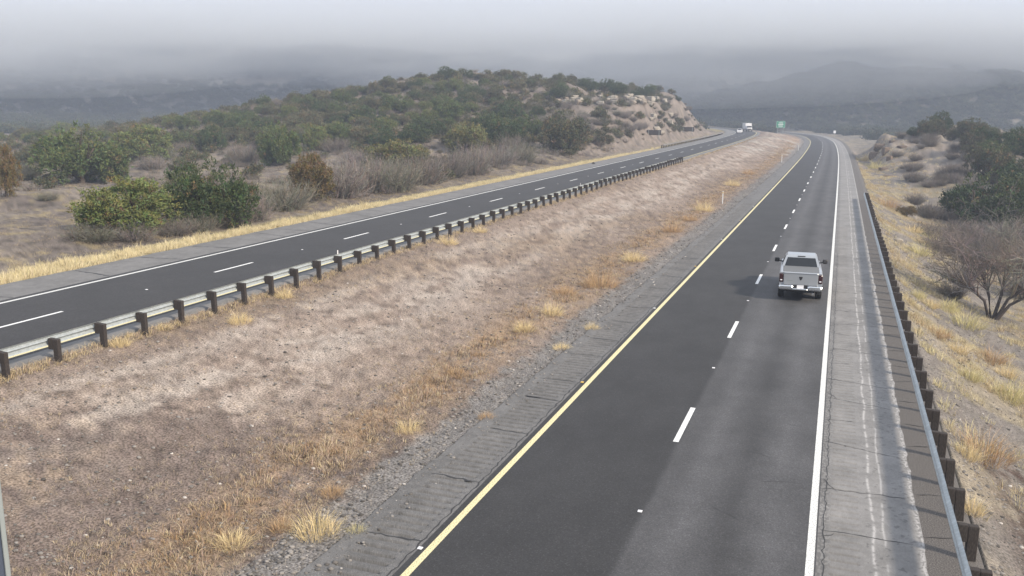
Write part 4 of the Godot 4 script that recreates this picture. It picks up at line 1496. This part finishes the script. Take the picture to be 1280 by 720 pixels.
func build_far_vehicles() -> void:
	# a box truck coming round the bend; its front is +z
	var at := road_point("s", -26.8, 0.0, 352.0)
	var o := base("box_truck", at, heading("s", 352.0) + 0.12)
	tag(o, "white box truck coming round the far bend", "truck")
	var m := MB.new()
	m.box(Vector3(0, 2.0, -2.6), Vector3(2.4, 2.1, 6.4), Basis(), 0.04)
	put(m.mesh(), M.white, "cargo_box", o)
	m = MB.new()
	m.box(Vector3(0, 1.45, 1.5), Vector3(2.0, 1.4, 1.6), Basis(), 0.15)
	m.box(Vector3(0, 1.0, 2.6), Vector3(1.9, 0.8, 1.0), Basis(), 0.15)
	var cab := put(m.mesh(), M.white, "cab", o)
	m = MB.new()
	m.box(Vector3(0, 1.75, 2.31), Vector3(1.75, 0.6, 0.04))
	put(m.mesh(), M.glass, "windshield", cab)
	m = MB.new()
	m.box(Vector3(0, 0.85, 3.11), Vector3(1.4, 0.4, 0.05))
	put(m.mesh(), M.black, "grille", cab)
	m = MB.new()
	m.box(Vector3(0, 0.7, -1.6), Vector3(1.0, 0.3, 7.6))
	put(m.mesh(), M.black, "chassis", o)
	for z in [2.3, -4.0]:
		for e in [-1.0, 1.0]:
			wheel(o, Vector3(e * 0.98, 0.42, z), 0.42, 0.28)
	at = road_point("s", -30.6, 0.0, 318.0)
	o = base("car", at, heading("s", 318.0))
	tag(o, "white car with dark windshield ahead of the box truck", "car")
	put(body_loft([[-2.3, 0.8, 0.35, 0.9], [-2.1, 0.9, 0.28, 1.0], [0.0, 0.93, 0.25, 1.0], [1.6, 0.9, 0.25, 0.9], [2.3, 0.78, 0.3, 0.72]]), M.white, "body", o)
	m = MB.new()
	var a := [Vector3(-0.82, 0.98, 1.0), Vector3(0.82, 0.98, 1.0), Vector3(0.8, 0.98, -1.9), Vector3(-0.8, 0.98, -1.9)]
	var b := [Vector3(-0.62, 1.55, 0.2), Vector3(0.62, 1.55, 0.2), Vector3(0.62, 1.55, -1.5), Vector3(-0.62, 1.55, -1.5)]
	for q in 4:
		m.quad(a[q], a[(q + 1) % 4], b[(q + 1) % 4], b[q])
	m.quad(b[0], b[1], b[2], b[3])
	var cabin := put(m.mesh(), M.white, "cabin", o)
	for q in 4:
		m = MB.new()
		panel(m, a[q], a[(q + 1) % 4], b[(q + 1) % 4], b[q], 0.08, 0.92, 0.1, 0.9, 0.012)
		put(m.mesh(), M.glass, ["windshield", "side_window", "rear_window", "side_window"][q], cabin)
	for z in [1.45, -1.4]:
		for e in [-1.0, 1.0]:
			wheel(o, Vector3(e * 0.8, 0.33, z), 0.33, 0.22)
	for e in [-1.0, 1.0]:
		m = MB.new()
		m.box(Vector3(e * 0.6, 0.62, 2.25), Vector3(0.3, 0.14, 0.12), Basis(), 0.03)
		put(m.mesh(), M.plate, "headlight", o)

# ------------------------------------------------------------------ signs and posts
func build_signs() -> void:
	var labels := ["dark backed road sign standing on the slope before the far guardrail", "dark backed road sign standing behind the far guardrail"]
	var k := 0
	for q in [[817.0, 174.0, 18.0, 6.4, 165.8], [859.5, 170.0, 15.5, 5.4, 161.6]]:
		var p := on_ground(q[0], q[1])
		var o := base("road_sign", p, YAW * 0.4)
		tag(o, labels[k], "sign")
		k += 1
		var w := px_size(p, q[2])
		var h := px_size(p, q[3])
		var up: float = px_size(p, q[1] - q[4])
		var m := MB.new()
		m.box(Vector3(0, up, 0), Vector3(w, h, 0.05), Basis(), 0.01)
		put(m.mesh(), M.dark_sign, "sign_panel", o)
		for e in [-0.36, 0.36]:
			m = MB.new()
			m.box(Vector3(e * w, up * 0.5 + h * 0.22, 0.07), Vector3(0.10, up + h * 0.45, 0.08))
			put(m.mesh(), M.steel, "post", o)
		for e in [-0.28, 0.28]:
			m = MB.new()
			m.box(Vector3(0, up + e * h, 0.04), Vector3(w * 0.94, 0.05, 0.03))
			put(m.mesh(), M.dark_sign, "stiffener", o)
	# green guide sign in the gore beyond the median mound
	var gt := 352.0
	var gx := -23.5 + nb(gt)
	var at := Vector3(gx, height(gx, gt), -gt)
	var dz := depth(at)
	var fit := toward(976.0, 155.5)
	var kk := dz / (-cam_basis.z).dot(fit)
	at = Vector3(fit.x * kk, 0, fit.z * kk)
	at.y = height(at.x, -at.z)
	var mid := EYE + fit.y * kk - at.y
	var g := base("guide_sign", at, 0.1)
	tag(g, "green highway guide sign with white border in the far median", "sign")
	var w := 10.5 * dz / FOCAL
	var h := 8.2 * dz / FOCAL
	var m := MB.new()
	m.box(Vector3(0, mid, 0), Vector3(w, h, 0.06), Basis(), 0.01)
	put(m.mesh(), M.green, "sign_panel", g)
	m = MB.new()
	for e in [-1.0, 1.0]:
		m.box(Vector3(e * w * 0.47, mid, 0.034), Vector3(0.05, h * 0.95, 0.006))
		m.box(Vector3(0, mid + e * h * 0.46, 0.034), Vector3(w * 0.95, 0.05, 0.006))
	put(m.mesh(), M.plate, "border", g)
	for e in [0.22, -0.02, -0.25]:
		m = MB.new()
		m.box(Vector3(0.04 * w * e, mid + e * h, 0.034), Vector3(w * (0.62 - absf(e) * 0.5), h * 0.10, 0.006))
		put(m.mesh(), M.plate, "legend_bar", g)
	for e in [-0.3, 0.3]:
		m = MB.new()
		m.box(Vector3(e * w, mid * 0.5, -0.09), Vector3(0.14, mid + h * 0.8, 0.1))
		put(m.mesh(), M.steel, "post", g)
	# small white sign facing traffic past the bend
	var sp := road_point("n", 5.2, 0.0, 395.0)
	sp.y = height(sp.x, 395.0)
	var s := base("small_sign", sp, 0.1)
	tag(s, "small white roadside sign on the outside of the far bend", "sign")
	m = MB.new()
	m.box(Vector3(0, 2.4, 0), Vector3(0.9, 1.1, 0.03), Basis(), 0.008)
	put(m.mesh(), M.plate, "sign_panel", s)
	m = MB.new()
	m.box(Vector3(0, 1.3, -0.04), Vector3(0.08, 2.8, 0.05))
	put(m.mesh(), M.steel, "post", s)
	# delineators along the median edge
	var names := ["slim white delineator post beside the gravel edge near the far guardrail's end", "slim white delineator post on the gravel before the bend", "slim white delineator post at the start of the bend"]
	k = 0
	for q in [[903, 255, 16], [977, 203, 10], [998, 188, 8]]:
		var p := on_ground(q[0], q[1])
		var d := base("delineator_post", p)
		tag(d, names[k], "marker post", "delineators along the median")
		k += 1
		var hh := px_size(p, q[2])
		m = MB.new()
		m.box(Vector3(0, hh * 0.5 - 0.1, 0), Vector3(0.11, hh + 0.2, 0.04), Basis(), 0.01)
		put(m.mesh(), M.white, "post", d)
		m = MB.new()
		m.box(Vector3(0, hh * 0.88, 0.024), Vector3(0.08, 0.12, 0.008))
		put(m.mesh(), M.amber, "reflector", d)
	# the steel column that carries the overhead sign, at the picture's edge
	var ray := toward(14.0, 720.0) * 11.4
	var turn := atan2(-ray.x, -ray.z)
	var cp := Vector3(ray.x, 0, ray.z) - Basis(Vector3.UP, turn) * Vector3(0.21, 0, 0.21)
	cp.y = height(cp.x, -cp.z)
	var c := base("steel_column", cp, turn)
	tag(c, "slate blue steel column with a pale edge strip standing in the median", "column")
	m = MB.new()
	m.box(Vector3(-0.03, 4.6, 0), Vector3(0.36, 9.2, 0.42), Basis(), 0.02)
	put(m.mesh(), M.slate, "shaft", c)
	m = MB.new()
	m.box(Vector3(0.18, 4.6, 0.0), Vector3(0.06, 9.2, 0.44), Basis(), 0.01)
	put(m.mesh(), M.steel, "edge_strip", c)
	m = MB.new()
	m.box(Vector3(0, 0.06, 0), Vector3(0.8, 0.12, 0.8), Basis(), 0.02)
	put(m.mesh(), M.steel, "base_plate", c)
	for e in [[-1, -1], [1, -1], [1, 1], [-1, 1]]:
		m = MB.new()
		m.tube([Vector3(e[0] * 0.31, 0.1, e[1] * 0.31), Vector3(e[0] * 0.31, 0.2, e[1] * 0.31)], [0.03, 0.03], 6)
		put(m.mesh(), M.galv, "bolt", c)

# ------------------------------------------------------------------ fog banks
func build_fog() -> void:
	var fm := []
	for d in [0.0009, 0.0016, 0.0022]:
		var one := FogMaterial.new()
		one.density = d
		one.albedo = Color(0.96, 0.98, 1.0)
		fm.append(one)
	for q in [[2600.0, 84.0, 900.0, 68.0, 900.0, 0], [2200.0, 64.0, 700.0, 70.0, 830.0, 1], [1800.0, 48.0, 520.0, 70.0, 780.0, 1]]:      # the cloud sheet resting on the hills
		fog_bank(RenderingServer.FOG_VOLUME_SHAPE_ELLIPSOID, Vector3(q[0], q[1], q[2]), Vector3(0, q[3], -q[4]), fm[q[5]])
	rng.seed = 88
	for k in 74:      # ragged scraps of cloud along the hilltops
		var g := deg_to_rad(rng.randf_range(-34.0, 34.0))
		var d := rng.randf_range(480.0, 780.0)
		var w := rng.randf_range(160.0, 420.0)
		fog_bank(RenderingServer.FOG_VOLUME_SHAPE_ELLIPSOID, Vector3(w, w * rng.randf_range(0.06, 0.11), w * 0.7), Vector3(sin(g) * d, 22.0 + 40.0 * sqrt(rng.randf()), -cos(g) * d), fm[[0, 1, 2][rng.randi() % 3]])

func fog_bank(shape: int, size: Vector3, at: Vector3, mat: FogMaterial) -> void:
	var f := FogVolume.new()
	f.name = numbered("fog_bank")
	f.shape = shape
	f.size = size
	f.position = cam_basis_flat() * at
	f.rotation.y = YAW
	f.material = mat
	add_child(f)
	tag(f, "low grey cloud hanging over the far hills", "fog", "low cloud", "stuff")

func cam_basis_flat() -> Basis:
	return Basis(Vector3.UP, YAW)

func _ready() -> void:
	rng.seed = 2022
	n1.seed = 3; n1.frequency = 0.02; n1.fractal_octaves = 3
	n2.seed = 7; n2.frequency = 0.35; n2.fractal_octaves = 3
	n3.seed = 11; n3.frequency = 0.05; n3.fractal_octaves = 3
	# camera
	var cam := Camera3D.new()
	cam.name = "camera"
	cam.fov = rad_to_deg(2.0 * atan(360.0 / FOCAL))
	cam.position = Vector3(0, EYE, 0)
	cam.basis = Basis.from_euler(Vector3(-PITCH, YAW, ROLL))
	cam.near = 0.2
	cam.far = 6000.0
	cam_basis = cam.basis
	add_child(cam)
	cam.current = true
	# sky, air and exposure
	var env := Environment.new()
	env.background_mode = Environment.BG_SKY
	var sky := Sky.new()
	var psm := ProceduralSkyMaterial.new()
	psm.sky_top_color = Color(0.885, 0.91, 0.95)
	var veil := noise_texture(0.006, 0.0, 1.0, 61, 1024, FastNoiseLite.TYPE_SIMPLEX_SMOOTH, 5)
	veil.height = 512
	psm.sky_cover = veil
	veil.color_ramp.set_offset(0, 0.3)
	veil.color_ramp.set_offset(1, 0.75)
	psm.sky_cover_modulate = Color(0.34, 0.37, 0.41)
	psm.sky_horizon_color = Color(0.695, 0.735, 0.82)
	psm.sky_curve = 0.25
	psm.ground_bottom_color = Color(0.30, 0.28, 0.27)
	psm.ground_horizon_color = Color(0.55, 0.56, 0.58)
	psm.sun_angle_max = 0.0
	sky.sky_material = psm
	env.sky = sky
	env.background_energy_multiplier = 1.0
	env.tonemap_mode = Environment.TONE_MAPPER_LINEAR
	env.tonemap_exposure = 1.45
	env.fog_enabled = true
	env.fog_density = 0.00075
	env.fog_light_color = Color(0.83, 0.88, 0.97)
	env.volumetric_fog_enabled = true
	env.volumetric_fog_density = 0.0
	env.sdfgi_enabled = true
	env.ssao_enabled = true
	env.ssil_enabled = true
	var we := WorldEnvironment.new()
	we.name = "environment"
	we.environment = env
	add_child(we)
	# the sun, veiled by thin cloud, behind the camera's right shoulder
	var sun := DirectionalLight3D.new()
	sun.name = "sun"
	sun.light_energy = 1.45
	sun.light_color = Color(1.0, 0.945, 0.865)
	sun.light_angular_distance = 5.0
	sun.shadow_enabled = true
	add_child(sun)
	sun.look_at_from_position(to_sun * 100.0, Vector3.ZERO)

	make_tables()
	make_materials()
	build_ground()
	build_roads()
	build_guardrail("steel guardrail on dark wooden posts between the median and the far carriageway", "s", -23.52, -1.0, 11.0, 68, true, true)
	build_guardrail("steel guardrail on dark wooden posts along the pale shoulder above the bank", "n", 2.72, -1.0, 9.0, 49, true, true)
	build_guardrail("distant guardrail on the outer shoulder below the two dark signs", "s", -35.2, 1.0, 186.0, 62, false, true)
	build_rocks()
	build_pickup()
	build_far_vehicles()
	build_signs()
	build_plants()
	build_undergrowth()
	build_far_woods()
	build_grass()
	build_fog()
